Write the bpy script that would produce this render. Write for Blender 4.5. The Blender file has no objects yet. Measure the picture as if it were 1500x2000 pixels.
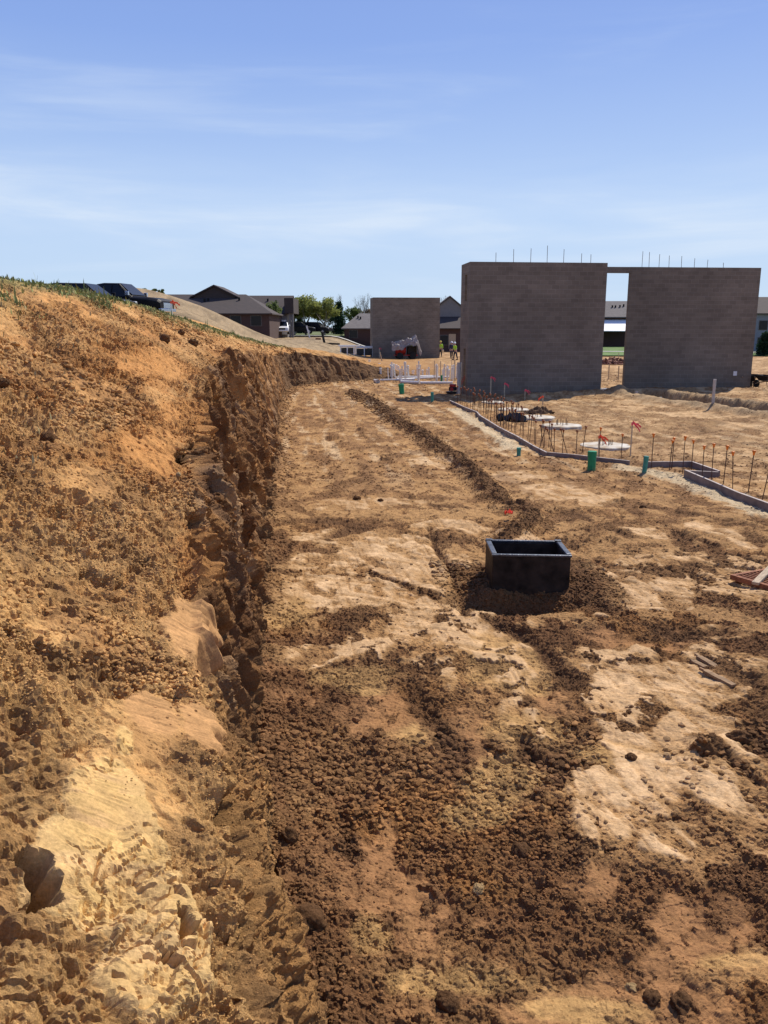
import bpy, math, random
import numpy as np
from mathutils import Vector, Matrix
R = math.radians
rnd = random.Random(7)
C = bpy.context.scene.collection
sc = bpy.context.scene

# ------------------------------------------------------------ camera, sky, sun, exposure
FPX = 1600.0; PITCH = R(12.5); EYE = 3.0
cam_d = bpy.data.cameras.new('camera'); cam = bpy.data.objects.new('camera', cam_d); C.objects.link(cam)
cam.location = (0, 0, EYE); cam.rotation_euler = (R(90) - PITCH, 0, 0)
cam_d.sensor_fit = 'VERTICAL'; cam_d.sensor_height = 36; cam_d.sensor_width = 27; cam_d.lens = 28.8
cam_d.clip_start = .05; cam_d.clip_end = 6000
sc.camera = cam
sc.view_settings.view_transform = 'Standard'; sc.view_settings.look = 'None'
sc.view_settings.gamma = 1; sc.view_settings.exposure = 0.15
SUN = Vector((.50, .62, .92)).normalized()
SUN_EL = math.asin(SUN.z); SUN_AZ = math.atan2(SUN.x, SUN.y)
w = bpy.data.worlds.new('World'); sc.world = w; w.use_nodes = True
nt = w.node_tree; nt.nodes.clear(); N = nt.nodes; L = nt.links
sky = N.new('ShaderNodeTexSky'); sky.sky_type = 'NISHITA'; sky.sun_disc = False
sky.sun_elevation = SUN_EL; sky.sun_rotation = SUN_AZ; sky.air_density = 1.0; sky.dust_density = 0.6; sky.ozone_density = 2.2
tint = N.new('ShaderNodeMixRGB'); tint.blend_type = 'MULTIPLY'; tint.inputs[0].default_value = 1; tint.inputs[2].default_value = (1.03, .93, 1.02, 1)
L.new(sky.outputs[0], tint.inputs[1])
tc = N.new('ShaderNodeTexCoord'); sep = N.new('ShaderNodeSeparateXYZ'); L.new(tc.outputs['Generated'], sep.inputs[0])
def wmath(op, a, b=None, c=None):
    n = N.new('ShaderNodeMath'); n.operation = op
    for i, v in enumerate((a, b, c)):
        if v is None: continue
        if isinstance(v, (int, float)): n.inputs[i].default_value = v
        else: L.new(v, n.inputs[i])
    return n.outputs[0]
mp = N.new('ShaderNodeMapping'); mp.inputs['Scale'].default_value = (1.6, 1.6, 13); mp.inputs['Rotation'].default_value = (0.05, .10, .5)
L.new(tc.outputs['Generated'], mp.inputs[0])
cn = N.new('ShaderNodeTexNoise'); cn.inputs['Scale'].default_value = 1.5; cn.inputs['Detail'].default_value = 7; cn.inputs['Roughness'].default_value = .55; cn.inputs['Distortion'].default_value = .4
L.new(mp.outputs[0], cn.inputs['Vector'])
cr = N.new('ShaderNodeMapRange'); cr.inputs[1].default_value = .46; cr.inputs[2].default_value = .78; cr.interpolation_type = 'SMOOTHSTEP'
L.new(cn.outputs[0], cr.inputs[0])
# veil strongest about ten degrees above the horizon
band = N.new('ShaderNodeMapRange'); band.interpolation_type = 'SMOOTHSTEP'
band.inputs[1].default_value = .42; band.inputs[2].default_value = .10; band.inputs[3].default_value = .025; band.inputs[4].default_value = .55
L.new(sep.outputs[2], band.inputs[0])
cf0 = wmath('MULTIPLY', cr.outputs[0], band.outputs[0])
v1 = N.new('ShaderNodeMapRange'); v1.interpolation_type = 'SMOOTHSTEP'; v1.inputs[1].default_value = .05; v1.inputs[2].default_value = .125; L.new(sep.outputs[2], v1.inputs[0])
v2 = N.new('ShaderNodeMapRange'); v2.interpolation_type = 'SMOOTHSTEP'; v2.inputs[1].default_value = .21; v2.inputs[2].default_value = .13; L.new(sep.outputs[2], v2.inputs[0])
vn = N.new('ShaderNodeMapRange'); vn.inputs[1].default_value = .30; vn.inputs[2].default_value = .62; vn.inputs[4].default_value = .42; L.new(cn.outputs[0], vn.inputs[0])
cf = wmath('ADD', cf0, wmath('MULTIPLY', wmath('MULTIPLY', v1.outputs[0], v2.outputs[0]), vn.outputs[0]))
# clear spring air: pale blue down to the horizon
hz_f = N.new('ShaderNodeMapRange'); hz_f.interpolation_type = 'SMOOTHSTEP'
hz_f.inputs[1].default_value = .50; hz_f.inputs[2].default_value = .0; hz_f.inputs[3].default_value = .75; hz_f.inputs[4].default_value = .93
L.new(sep.outputs[2], hz_f.inputs[0])
hr = N.new('ShaderNodeValToRGB'); L.new(sep.outputs[2], hr.inputs[0])
hr.color_ramp.elements[0].position = 0; hr.color_ramp.elements[0].color = (.60, .76, .93, 1)
hr.color_ramp.elements[1].position = .6; hr.color_ramp.elements[1].color = (.155, .26, .73, 1)
e_ = hr.color_ramp.elements.new(.13); e_.color = (.50, .68, .97, 1)
e_ = hr.color_ramp.elements.new(.30); e_.color = (.28, .445, .89, 1)
hs = N.new('ShaderNodeVectorMath'); hs.operation = 'SCALE'; hs.inputs['Scale'].default_value = 11.6; L.new(hr.outputs[0], hs.inputs[0])
hm = N.new('ShaderNodeMixRGB'); L.new(hz_f.outputs[0], hm.inputs[0]); L.new(tint.outputs[0], hm.inputs[1]); L.new(hs.outputs[0], hm.inputs[2])
cm = N.new('ShaderNodeMixRGB'); cm.inputs[2].default_value = (8.4, 9.6, 11.2, 1); L.new(cf, cm.inputs[0]); L.new(hm.outputs[0], cm.inputs[1])
bg = N.new('ShaderNodeBackground'); bg.inputs[1].default_value = .078; L.new(cm.outputs[0], bg.inputs[0])
wo = N.new('ShaderNodeOutputWorld'); L.new(bg.outputs[0], wo.inputs[0])
sl = bpy.data.lights.new('sun', 'SUN'); sl.energy = 5.0; sl.angle = R(.5); sl.color = (1, .93, .82)
so = bpy.data.objects.new('sun', sl); C.objects.link(so); so.rotation_euler = (-SUN).to_track_quat('-Z', 'Y').to_euler(); so.location = (30, 30, 60)

# ------------------------------------------------------------ helpers
cP, sP = math.cos(PITCH), math.sin(PITCH)
def ray(u, v):
    x = (u - 750) / FPX; y = (v - 1000) / FPX
    return (x, cP - y * sP, -sP - y * cP)
def gp(u, v, z=0.0):            # a spot on the ground
    d = ray(u, v); t = (z - EYE) / d[2]
    return (d[0] * t, d[1] * t)
def wy(u, v, y):                # x, z of a spot y metres away
    d = ray(u, v); t = y / d[1]
    return (d[0] * t, EYE + d[2] * t)

def tag(o, label=None, cat=None, group=None, kind=None):
    if label: o['label'] = label
    if cat: o['category'] = cat
    if group: o['group'] = group
    if kind: o['kind'] = kind
    return o
def empty(name, loc, rz=0, label=None, cat=None, group=None):
    o = bpy.data.objects.new(name, None); C.objects.link(o); o.location = loc; o.rotation_euler = (0, 0, rz)
    o.empty_display_size = .2
    return tag(o, label, cat, group)
def copy_tree(o, parent=None):
    c = o.copy(); C.objects.link(c)
    if parent: c.parent = parent
    for ch in list(o.children): copy_tree(ch, c)
    return c

MATS = {}
def mat(name, col, rough=.8, var=.15, scale=8, bump=0.0, bscale=None, metal=0.0, spec=.3, stretch=(1, 1, 1), trans=0.0, col2=None):
    if name in MATS: return MATS[name]
    m = bpy.data.materials.new(name); m.use_nodes = True; t = m.node_tree; n = t.nodes; l = t.links
    b = n['Principled BSDF']; b.inputs['Roughness'].default_value = rough; b.inputs['Metallic'].default_value = metal
    b.inputs['Specular IOR Level'].default_value = spec
    if trans: b.inputs['Transmission Weight'].default_value = trans
    c = n.new('ShaderNodeTexCoord'); mpp = n.new('ShaderNodeMapping'); mpp.inputs['Scale'].default_value = stretch
    l.new(c.outputs['Object'], mpp.inputs[0])
    no = n.new('ShaderNodeTexNoise'); no.inputs['Scale'].default_value = scale; no.inputs['Detail'].default_value = 5
    l.new(mpp.outputs[0], no.inputs['Vector'])
    r = n.new('ShaderNodeValToRGB'); l.new(no.outputs[0], r.inputs[0])
    r.color_ramp.elements[0].position = .3; r.color_ramp.elements[1].position = .7
    lo = tuple(x * (1 - var) for x in col); hi = tuple(min(1, x * (1 + var)) for x in (col2 or col))
    r.color_ramp.elements[0].color = (*lo, 1); r.color_ramp.elements[1].color = (*hi, 1)
    l.new(r.outputs[0], b.inputs['Base Color'])
    if bump:
        nb = n.new('ShaderNodeTexNoise'); nb.inputs['Scale'].default_value = bscale or scale * 4; nb.inputs['Detail'].default_value = 6
        l.new(mpp.outputs[0], nb.inputs['Vector'])
        bp = n.new('ShaderNodeBump'); bp.inputs['Strength'].default_value = bump; bp.inputs['Distance'].default_value = .02
        l.new(nb.outputs[0], bp.inputs['Height']); l.new(bp.outputs[0], b.inputs['Normal'])
    MATS[name] = m
    return m

class MB:
    def __init__(s): s.v = []; s.f = []
    def box(s, x0, x1, y0, y1, z0, z1, M=None):
        k = len(s.v)
        p = [(x0, y0, z0), (x1, y0, z0), (x1, y1, z0), (x0, y1, z0), (x0, y0, z1), (x1, y0, z1), (x1, y1, z1), (x0, y1, z1)]
        if M: p = [tuple(M @ Vector(q)) for q in p]
        s.v += p
        s.f += [(k, k+3, k+2, k+1), (k+4, k+5, k+6, k+7), (k, k+1, k+5, k+4), (k+1, k+2, k+6, k+5), (k+2, k+3, k+7, k+6), (k+3, k, k+4, k+7)]
        return s
    def tube(s, pts, rad, n=8, cap=True):
        pts = [Vector(p) for p in pts]
        if not isinstance(rad, (list, tuple)): rad = [rad] * len(pts)
        k0 = len(s.v); ref = None
        for i, p in enumerate(pts):
            a = pts[min(i+1, len(pts)-1)] - pts[max(i-1, 0)]
            a = a.normalized() if a.length > 1e-9 else Vector((0, 0, 1))
            if ref is None: ref = Vector((1, 0, 0)) if abs(a.x) < .8 else Vector((0, 1, 0))
            u = a.cross(ref).normalized(); w_ = a.cross(u); ref = w_.cross(a) if False else ref
            for j in range(n):
                t = 2 * math.pi * j / n
                s.v.append(tuple(p + (u * math.cos(t) + w_ * math.sin(t)) * rad[i]))
        for i in range(len(pts)-1):
            for j in range(n):
                a0 = k0 + i*n + j; a1 = k0 + i*n + (j+1) % n
                s.f.append((a0, a1, a1+n, a0+n))
        if cap:
            s.f.append(tuple(k0 + j for j in reversed(range(n)))); e = k0 + (len(pts)-1)*n
            s.f.append(tuple(e + j for j in range(n)))
        return s
    def poly(s, pts): k = len(s.v); s.v += [tuple(p) for p in pts]; s.f.append(tuple(range(k, k+len(pts)))); return s
    def prism(s, prof, y0, y1, M=None, y_in=None):   # profile in x,z swept along y
        k = len(s.v); n = len(prof)
        a = [(x, y0, z) for x, z in prof]; b = [(x, y1, z) for x, z in prof]
        if M: a = [tuple(M @ Vector(q)) for q in a]; b = [tuple(M @ Vector(q)) for q in b]
        s.v += a + b
        for i in range(n): j = (i+1) % n; s.f.append((k+i, k+j, k+n+j, k+n+i))
        s.f.append(tuple(k+i for i in reversed(range(n)))); s.f.append(tuple(k+n+i for i in range(n)))
        return s
    def lathe(s, prof, c=(0, 0, 0), n=16):
        k = len(s.v)
        for r, z in prof:
            for j in range(n):
                t = 2*math.pi*j/n; s.v.append((c[0]+r*math.cos(t), c[1]+r*math.sin(t), c[2]+z))
        for i in range(len(prof)-1):
            for j in range(n):
                a0 = k+i*n+j; a1 = k+i*n+(j+1) % n; s.f.append((a0, a1, a1+n, a0+n))
        return s
    def build(s, name, m, parent=None, bevel=0, smooth=False, loc=None):
        me = bpy.data.meshes.new(name); me.from_pydata(s.v, [], s.f); me.update()
        import bmesh
        bm = bmesh.new(); bm.from_mesh(me); bmesh.ops.recalc_face_normals(bm, faces=bm.faces); bm.to_mesh(me); bm.free()
        o = bpy.data.objects.new(name, me); C.objects.link(o); me.materials.append(m)
        if parent: o.parent = parent
        if loc: o.location = loc
        if bevel:
            b = o.modifiers.new('bevel', 'BEVEL'); b.width = bevel; b.segments = 2; b.limit_method = 'ANGLE'
        me.polygons.foreach_set('use_smooth', [bool(smooth)]*len(me.polygons))
        return o

# ------------------------------------------------------------ numpy noise
rs = np.random.RandomState(11)
TN = 512
ANG = rs.rand(TN, TN).astype(np.float32) * 2 * np.pi
GX, GY = np.cos(ANG), np.sin(ANG)
RA = rs.rand(TN, TN).astype(np.float32); RB = rs.rand(TN, TN).astype(np.float32); RC = rs.rand(TN, TN).astype(np.float32)
def S(a, b, x):
    t = np.clip((x - a) / (b - a), 0, 1); return t * t * (3 - 2 * t)
def pn(x, y, k=0):
    x = np.asarray(x, np.float32); y = np.asarray(y, np.float32)
    ix = np.floor(x); iy = np.floor(y); fx = x - ix; fy = y - iy
    ix = ix.astype(np.int64) + k * 37; iy = iy.astype(np.int64) + k * 91
    ux = fx*fx*fx*(fx*(fx*6-15)+10); uy = fy*fy*fy*(fy*(fy*6-15)+10)
    def g(i, j):
        a = (ix+i) & (TN-1); b = (iy+j) & (TN-1)
        return GX[a, b]*(fx-i) + GY[a, b]*(fy-j)
    n0 = g(0, 0)*(1-ux) + g(1, 0)*ux; n1 = g(0, 1)*(1-ux) + g(1, 1)*ux
    return (n0*(1-uy) + n1*uy) * 1.5
def fbm(x, y, o=4, k=0, ga=.5):
    r = 0; a = 1.; f = 1.
    for i in range(o):
        r = r + a * pn(x*f, y*f, k+i*5); a *= ga; f *= 2.03
    return r
def lumps(x, y, cell, dens=.6, k=0):   # half-buried stones and clods: height in metres
    X = np.asarray(x, np.float32)/cell; Y = np.asarray(y, np.float32)/cell
    ix = np.floor(X); iy = np.floor(Y); fx = X-ix; fy = Y-iy
    ix = ix.astype(np.int64)+k*53; iy = iy.astype(np.int64)+k*17
    h = np.zeros_like(X)
    for i in (-1, 0, 1):
        for j in (-1, 0, 1):
            a = (ix+i) & (TN-1); b = (iy+j) & (TN-1)
            rr = RC[a, b]; on = rr < dens
            rad = .25 + .4 * rr / max(dens, .01)
            dx = i + RA[a, b] - fx; dy = j + RB[a, b] - fy
            q = (dx*dx*(1+RB[a, b]*.8) + dy*dy*(1+RA[a, b]*.8)) / (rad*rad)
            h = np.maximum(h, np.where(on, np.sqrt(np.clip(1-q, 0, 1))*rad, 0))
    return h * cell

def cells(x, y, cell, k=0):      # broken, faceted clumps: a step height per clump plus a tilt
    X = np.asarray(x, np.float32)/cell; Y = np.asarray(y, np.float32)/cell
    ix = np.floor(X); iy = np.floor(Y); fx = X-ix; fy = Y-iy
    ix = ix.astype(np.int64)+k*53; iy = iy.astype(np.int64)+k*17
    best = np.full(X.shape, 9., np.float32); h = np.zeros_like(X)
    for i in (-1, 0, 1):
        for j in (-1, 0, 1):
            a = (ix+i) & (TN-1); b = (iy+j) & (TN-1)
            dx = i+RA[a, b]-fx; dy = j+RB[a, b]-fy; q = dx*dx+dy*dy; m = q < best
            best = np.where(m, q, best); h = np.where(m, RC[a, b]+(RA[b, a]-.5)*dx*1.3+(RB[b, a]-.5)*dy*1.3, h)
    return (h-.35*best)*cell

def polyd(x, y, pts, full=False):      # distance to a polyline, side and position along it
    best = np.full(x.shape, 1e9, np.float32); side = np.zeros(x.shape, np.float32); pos = np.zeros(x.shape, np.float32); acc = 0.
    for (ax, ay), (bx, by) in zip(pts[:-1], pts[1:]):
        dx, dy = bx-ax, by-ay; l2 = dx*dx+dy*dy; ln = math.sqrt(l2)
        t = np.clip(((x-ax)*dx+(y-ay)*dy)/l2, 0, 1)
        ex = x-(ax+t*dx); ey = y-(ay+t*dy); d = np.sqrt(ex*ex+ey*ey)
        m = d < best
        best = np.where(m, d, best)
        if full:
            side = np.where(m, np.sign(dx*ey-dy*ex), side); pos = np.where(m, acc+t*ln, pos)
        acc += ln
    return (best, side, pos) if full else best

def grid_mesh(name, P, m, col=None, smooth=True, rough=None):
    nr, nc = P.shape[:2]
    me = bpy.data.meshes.new(name)
    me.vertices.add(nr*nc); me.vertices.foreach_set('co', P.reshape(-1).astype(np.float32))
    i = np.arange(nr*nc).reshape(nr, nc)
    q = np.stack([i[:-1, :-1], i[:-1, 1:], i[1:, 1:], i[1:, :-1]], -1).reshape(-1, 4)
    me.loops.add(q.size); me.loops.foreach_set('vertex_index', q.reshape(-1).astype(np.int32))
    me.polygons.add(len(q)); me.polygons.foreach_set('loop_start', (np.arange(len(q))*4).astype(np.int32))
    me.update(calc_edges=True)
    me.polygons.foreach_set('use_smooth', np.full(len(q), smooth))
    if col is not None:
        a = me.color_attributes.new('soil', 'FLOAT_COLOR', 'POINT')
        c4 = np.ones((nr*nc, 4), np.float32); c4[:, :3] = col.reshape(-1, 3)
        if rough is not None: c4[:, 3] = rough.reshape(-1)
        a.data.foreach_set('color', c4.reshape(-1))
    me.materials.append(m)
    o = bpy.data.objects.new(name, me); C.objects.link(o)
    return o

# soil: colour of the dirt per spot (attribute) with fine grain on top
def soil_mat(name, fine=55., bump=.9, dist=.020, var=.34, big=.045):
    m = bpy.data.materials.new(name); m.use_nodes = True; t = m.node_tree; n = t.nodes; l = t.links
    b = n['Principled BSDF']; b.inputs['Roughness'].default_value = .95; b.inputs['Specular IOR Level'].default_value = .12
    at = n.new('ShaderNodeAttribute'); at.attribute_name = 'soil'
    c = n.new('ShaderNodeTexCoord')
    n1 = n.new('ShaderNodeTexNoise'); n1.inputs['Scale'].default_value = fine; n1.inputs['Detail'].default_value = 9; n1.inputs['Roughness'].default_value = .74
    n2 = n.new('ShaderNodeTexNoise'); n2.inputs['Scale'].default_value = fine/7; n2.inputs['Detail'].default_value = 5; n2.inputs['Roughness'].default_value = .6
    l.new(c.outputs['Object'], n1.inputs['Vector']); l.new(c.outputs['Object'], n2.inputs['Vector'])
    mr = n.new('ShaderNodeMapRange'); mr.inputs[1].default_value = .3; mr.inputs[2].default_value = .7; mr.inputs[3].default_value = 1-var; mr.inputs[4].default_value = 1+var*.8
    l.new(n1.outputs[0], mr.inputs[0])
    mr2 = n.new('ShaderNodeMapRange'); mr2.inputs[1].default_value = .3; mr2.inputs[2].default_value = .7; mr2.inputs[3].default_value = 1-var*.7; mr2.inputs[4].default_value = 1+var*.6
    l.new(n2.outputs[0], mr2.inputs[0])
    mu = n.new('ShaderNodeMath'); mu.operation = 'MULTIPLY'; l.new(mr.outputs[0], mu.inputs[0]); l.new(mr2.outputs[0], mu.inputs[1])
    vm = n.new('ShaderNodeVectorMath'); vm.operation = 'SCALE'; l.new(at.outputs['Color'], vm.inputs[0]); l.new(mu.outputs[0], vm.inputs['Scale'])
    l.new(vm.outputs[0], b.inputs['Base Color'])
    bp = n.new('ShaderNodeBump'); bp.inputs['Distance'].default_value = dist
    ms = n.new('ShaderNodeMath'); ms.operation = 'MULTIPLY'; ms.inputs[1].default_value = bump
    l.new(at.outputs['Alpha'], ms.inputs[0]); l.new(ms.outputs[0], bp.inputs['Strength'])
    n3 = n.new('ShaderNodeTexNoise'); n3.inputs['Scale'].default_value = fine*.36; n3.inputs['Detail'].default_value = 6; n3.inputs['Roughness'].default_value = .62
    l.new(c.outputs['Object'], n3.inputs['Vector'])
    b3 = n.new('ShaderNodeBump'); b3.inputs['Distance'].default_value = big; ms3 = n.new('ShaderNodeMath'); ms3.operation = 'MULTIPLY'; ms3.inputs[1].default_value = .9
    l.new(at.outputs['Alpha'], ms3.inputs[0]); l.new(ms3.outputs[0], b3.inputs['Strength']); l.new(n3.outputs[0], b3.inputs['Height']); l.new(b3.outputs[0], bp.inputs['Normal'])
    l.new(n1.outputs[0], bp.inputs['Height']); l.new(bp.outputs[0], b.inputs['Normal'])
    return m
M_SOIL = soil_mat('soil_ground')
M_BANK = soil_mat('soil_bank', 62., .9, .020, .34, .042)
M_CLOD = soil_mat('soil_clod', 60., .5, .006, .25, .006)

# ------------------------------------------------------------ terrain functions
BASE = [(1.9, -5), (.95, -2), (.42, 0), (.05, 1.4), (-.34, 3.08), (-.6, 4.02), (-.96, 5.4), (-1.38, 7.7), (-1.77, 10.9), (-2.2, 14.6), (-2.66, 19.1), (-3.6, 27.5), (-4.6, 36.8),
        (-4.9, 41), (-4.7, 44.2), (-3.9, 46.7), (-2.6, 48.6), (-.9, 50.2), (1.0, 51.6), (3.2, 53)]
def catmull(pts, n=6):
    out = []
    for i in range(len(pts)-1):
        p0, p1, p2, p3 = [np.array(pts[max(0, min(len(pts)-1, i+j))], float) for j in (-1, 0, 1, 2)]
        for k in range(n):
            t = k/n
            out.append(tuple(.5*((2*p1)+(-p0+p2)*t+(2*p0-5*p1+4*p2-p3)*t*t+(-p0+3*p1-3*p2+p3)*t**3)))
    out.append(tuple(pts[-1])); return out
PATH = catmull(BASE, 4)
PA = np.array(PATH); SEG = np.hypot(*(PA[1:]-PA[:-1]).T); CUM = np.concatenate([[0], np.cumsum(SEG)])
Y2S = lambda y: np.interp(y, PA[:, 1], CUM)
S_END = CUM[-1]
_ky = np.array([-5, 0, 3, 4.3, 5.4, 6.8, 9.1, 12, 16, 22, 30, 40, 44.2, 46.7, 48.6, 50.2, 51.6, 53.])
_ks = Y2S(_ky)
_ze = np.array([.9, .95, .98, 1.0, 1.12, 1.4, 1.8, 2.35, 2.5, 2.4, 2.2, 1.9, 1.85, 1.75, 1.5, 1.1, .6, .02])
_zr = np.array([2.9, 3.0, 3.2, 3.3, 3.42, 3.50, 3.66, 3.77, 3.75, 3.46, 3.14, 2.76, 2.3, 2.05, 1.8, 1.35, .75, .05])
_de = np.array([.3, .3, .3, .3, .32, .38, .52, .72, .80, .76, .66, .5, .5, .5, .55, .7, 1.0, 1.2])
def ze_(s): return np.interp(s, _ks, _ze)
def zr_(s): return np.interp(s, _ks, _zr)
def de_(s): return np.interp(s, _ks, _de)
def Hfar(x, y):     # broad lie of the land
    h = 1.25*S(-1.5, -8, x)*S(38, 50, y)
    h = h + np.clip(y-50, 0, 110)*.0105*S(2, -9, x)
    h = h + 2.5*S(-6, -15, x)*S(84, 55, y)*S(30, 46, y) + 3.5*S(44, 30, y)*S(0, -5, x)
    h = h + 3.6*np.exp(-((x+21)/8.5)**2-((y-70)/12.)**2)
    h = h + 1.6*S(160, 420, y)*S(40, -60, x)
    return h
def prof(d, s, x, y):
    ze, zr, de = ze_(s), zr_(s), de_(s)
    face = ze*np.clip(d/de, 0, 1)**.9
    slope_len = np.maximum((zr-ze)/.60, .3)
    t = np.clip((d-de)/slope_len, 0, 1.4)
    tt = np.where(t < .7, t, .7+.3*(1-np.exp(-(t-.7)/.3)))
    top = ze+(zr-ze)*tt
    z = np.where(d < de, face, top)
    b = S(4.5, 9.5, d)
    return z*(1-b)+Hfar(x, y)*b

# ---- ground: marks on the excavation floor
def gline(*px): return [gp(u, v) for u, v in px]
WINDROW = gline((692, 768), (735, 790), (775, 822), (815, 842), (860, 878), (905, 905), (940, 940), (985, 985), (1030, 1000), (1045, 1018), (1000, 1045), (985, 1062))
LIP = gline((838, 1033), (856, 1080), (885, 1125), (905, 1165), (908, 1205))
def el(u, v, ru, rv):
    a = gp(u-ru, v); b = gp(u+ru, v); c = gp(u, v+rv); d = gp(u, v-rv)
    return ((a[0]+b[0])/2, (c[1]+d[1])/2, (b[0]-a[0])/2, abs(d[1]-c[1])/2)
PALE = [el(*e) for e in [(780, 1120, 110, 75), (640, 1165, 110, 38), (700, 1060, 120, 28), (1255, 1160, 95, 42), (1310, 1345, 125, 45), (1380, 1430, 90, 38), (1250, 1460, 80, 25),
        (1200, 1580, 70, 80), (1320, 1540, 160, 60), (1440, 1590, 90, 80), (1330, 1660, 110, 50), (1400, 1045, 45, 22), (1120, 965, 90, 22), (1010, 1060, 60, 25), (640, 1100, 100, 18), (880, 1030, 80, 14),
        (1180, 1210, 30, 10), (1460, 1480, 60, 30), (720, 985, 120, 14), (620, 1290, 100, 24), (1320, 1100, 80, 10), (1240, 1045, 90, 12), (1400, 1240, 60, 14), (1255, 787, 45, 5), (1360, 812, 50, 6), (1450, 834, 50, 7), (1010, 930, 90, 10), (840, 900, 50, 8)]]
YEL = [el(*e) for e in [(980, 1290, 90, 45), (985, 1530, 85, 48), (950, 1590, 80, 20), (1030, 1440, 90, 40), (880, 1930, 170, 35), (1120, 1975, 130, 25), (720, 1840, 40, 50), (1450, 1890, 80, 25), (690, 1330, 90, 30), (560, 1210, 60, 30), (820, 1440, 60, 25), (1180, 1480, 70, 22)]]
DARKZ = [el(*e) for e in [(1000, 1975, 560, 75), (540, 1300, 60, 80), (760, 1520, 260, 190), (1080, 1800, 420, 130), (560, 1400, 90, 150), (640, 1800, 150, 150), (1240, 1250, 110, 28), (1460, 1400, 60, 90), (1450, 1800, 120, 60), (1120, 1440, 50, 100)]]
RUTS = [(gline((1130, 955), (1230, 1000), (1330, 1050), (1500, 1105)), .22, .04), (gline((1110, 1000), (1200, 1040), (1290, 1085), (1420, 1130)), .22, .04), (gline((1250, 985), (1380, 1010), (1500, 1040)), .2, .03),
        (gline((1020, 1450), (1060, 1510), (1100, 1600), (1115, 1700)), .13, .05), (gline((960, 1215), (1030, 1250), (1110, 1330), (1150, 1430)), .15, .05),
        (gline((1350, 1435), (1400, 1470), (1490, 1550)), .09, .03), (gline((640, 1490), (665, 1580), (680, 1680)), .09, .04), (gline((800, 1340), (860, 1430), (900, 1500)), .2, .03),
        (gline((1440, 1270), (1470, 1350), (1500, 1480)), .25, .05), (gline((820, 1620), (840, 1700)), .05, .04), (gline((1170, 1190), (1300, 1240), (1430, 1250), (1500, 1300)), .3, .03),
        (gline((1120, 1100), (1140, 1160), (1250, 1230), (1300, 1290)), .25, .03), (gline((760, 960), (830, 985), (930, 995)), .25, .03), (gline((560, 1010), (700, 1030), (620, 1090)), .35, .02),
        (gline((660, 1100), (760, 1140), (850, 1165)), .10, .02), (gline((520, 1130), (700, 1110)), .12, .02)]
STRIP = gline((1232, 915), (1330, 935), (1410, 965), (1500, 1003))        # pale gravel beside the forms
STRIP2 = gline((890, 800), (935, 830), (990, 862), (1000, 875))
TRENCH = [(12.2, 38.6), (12.9, 34.5), (14.2, 29.5), (16.5, 26)]
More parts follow.
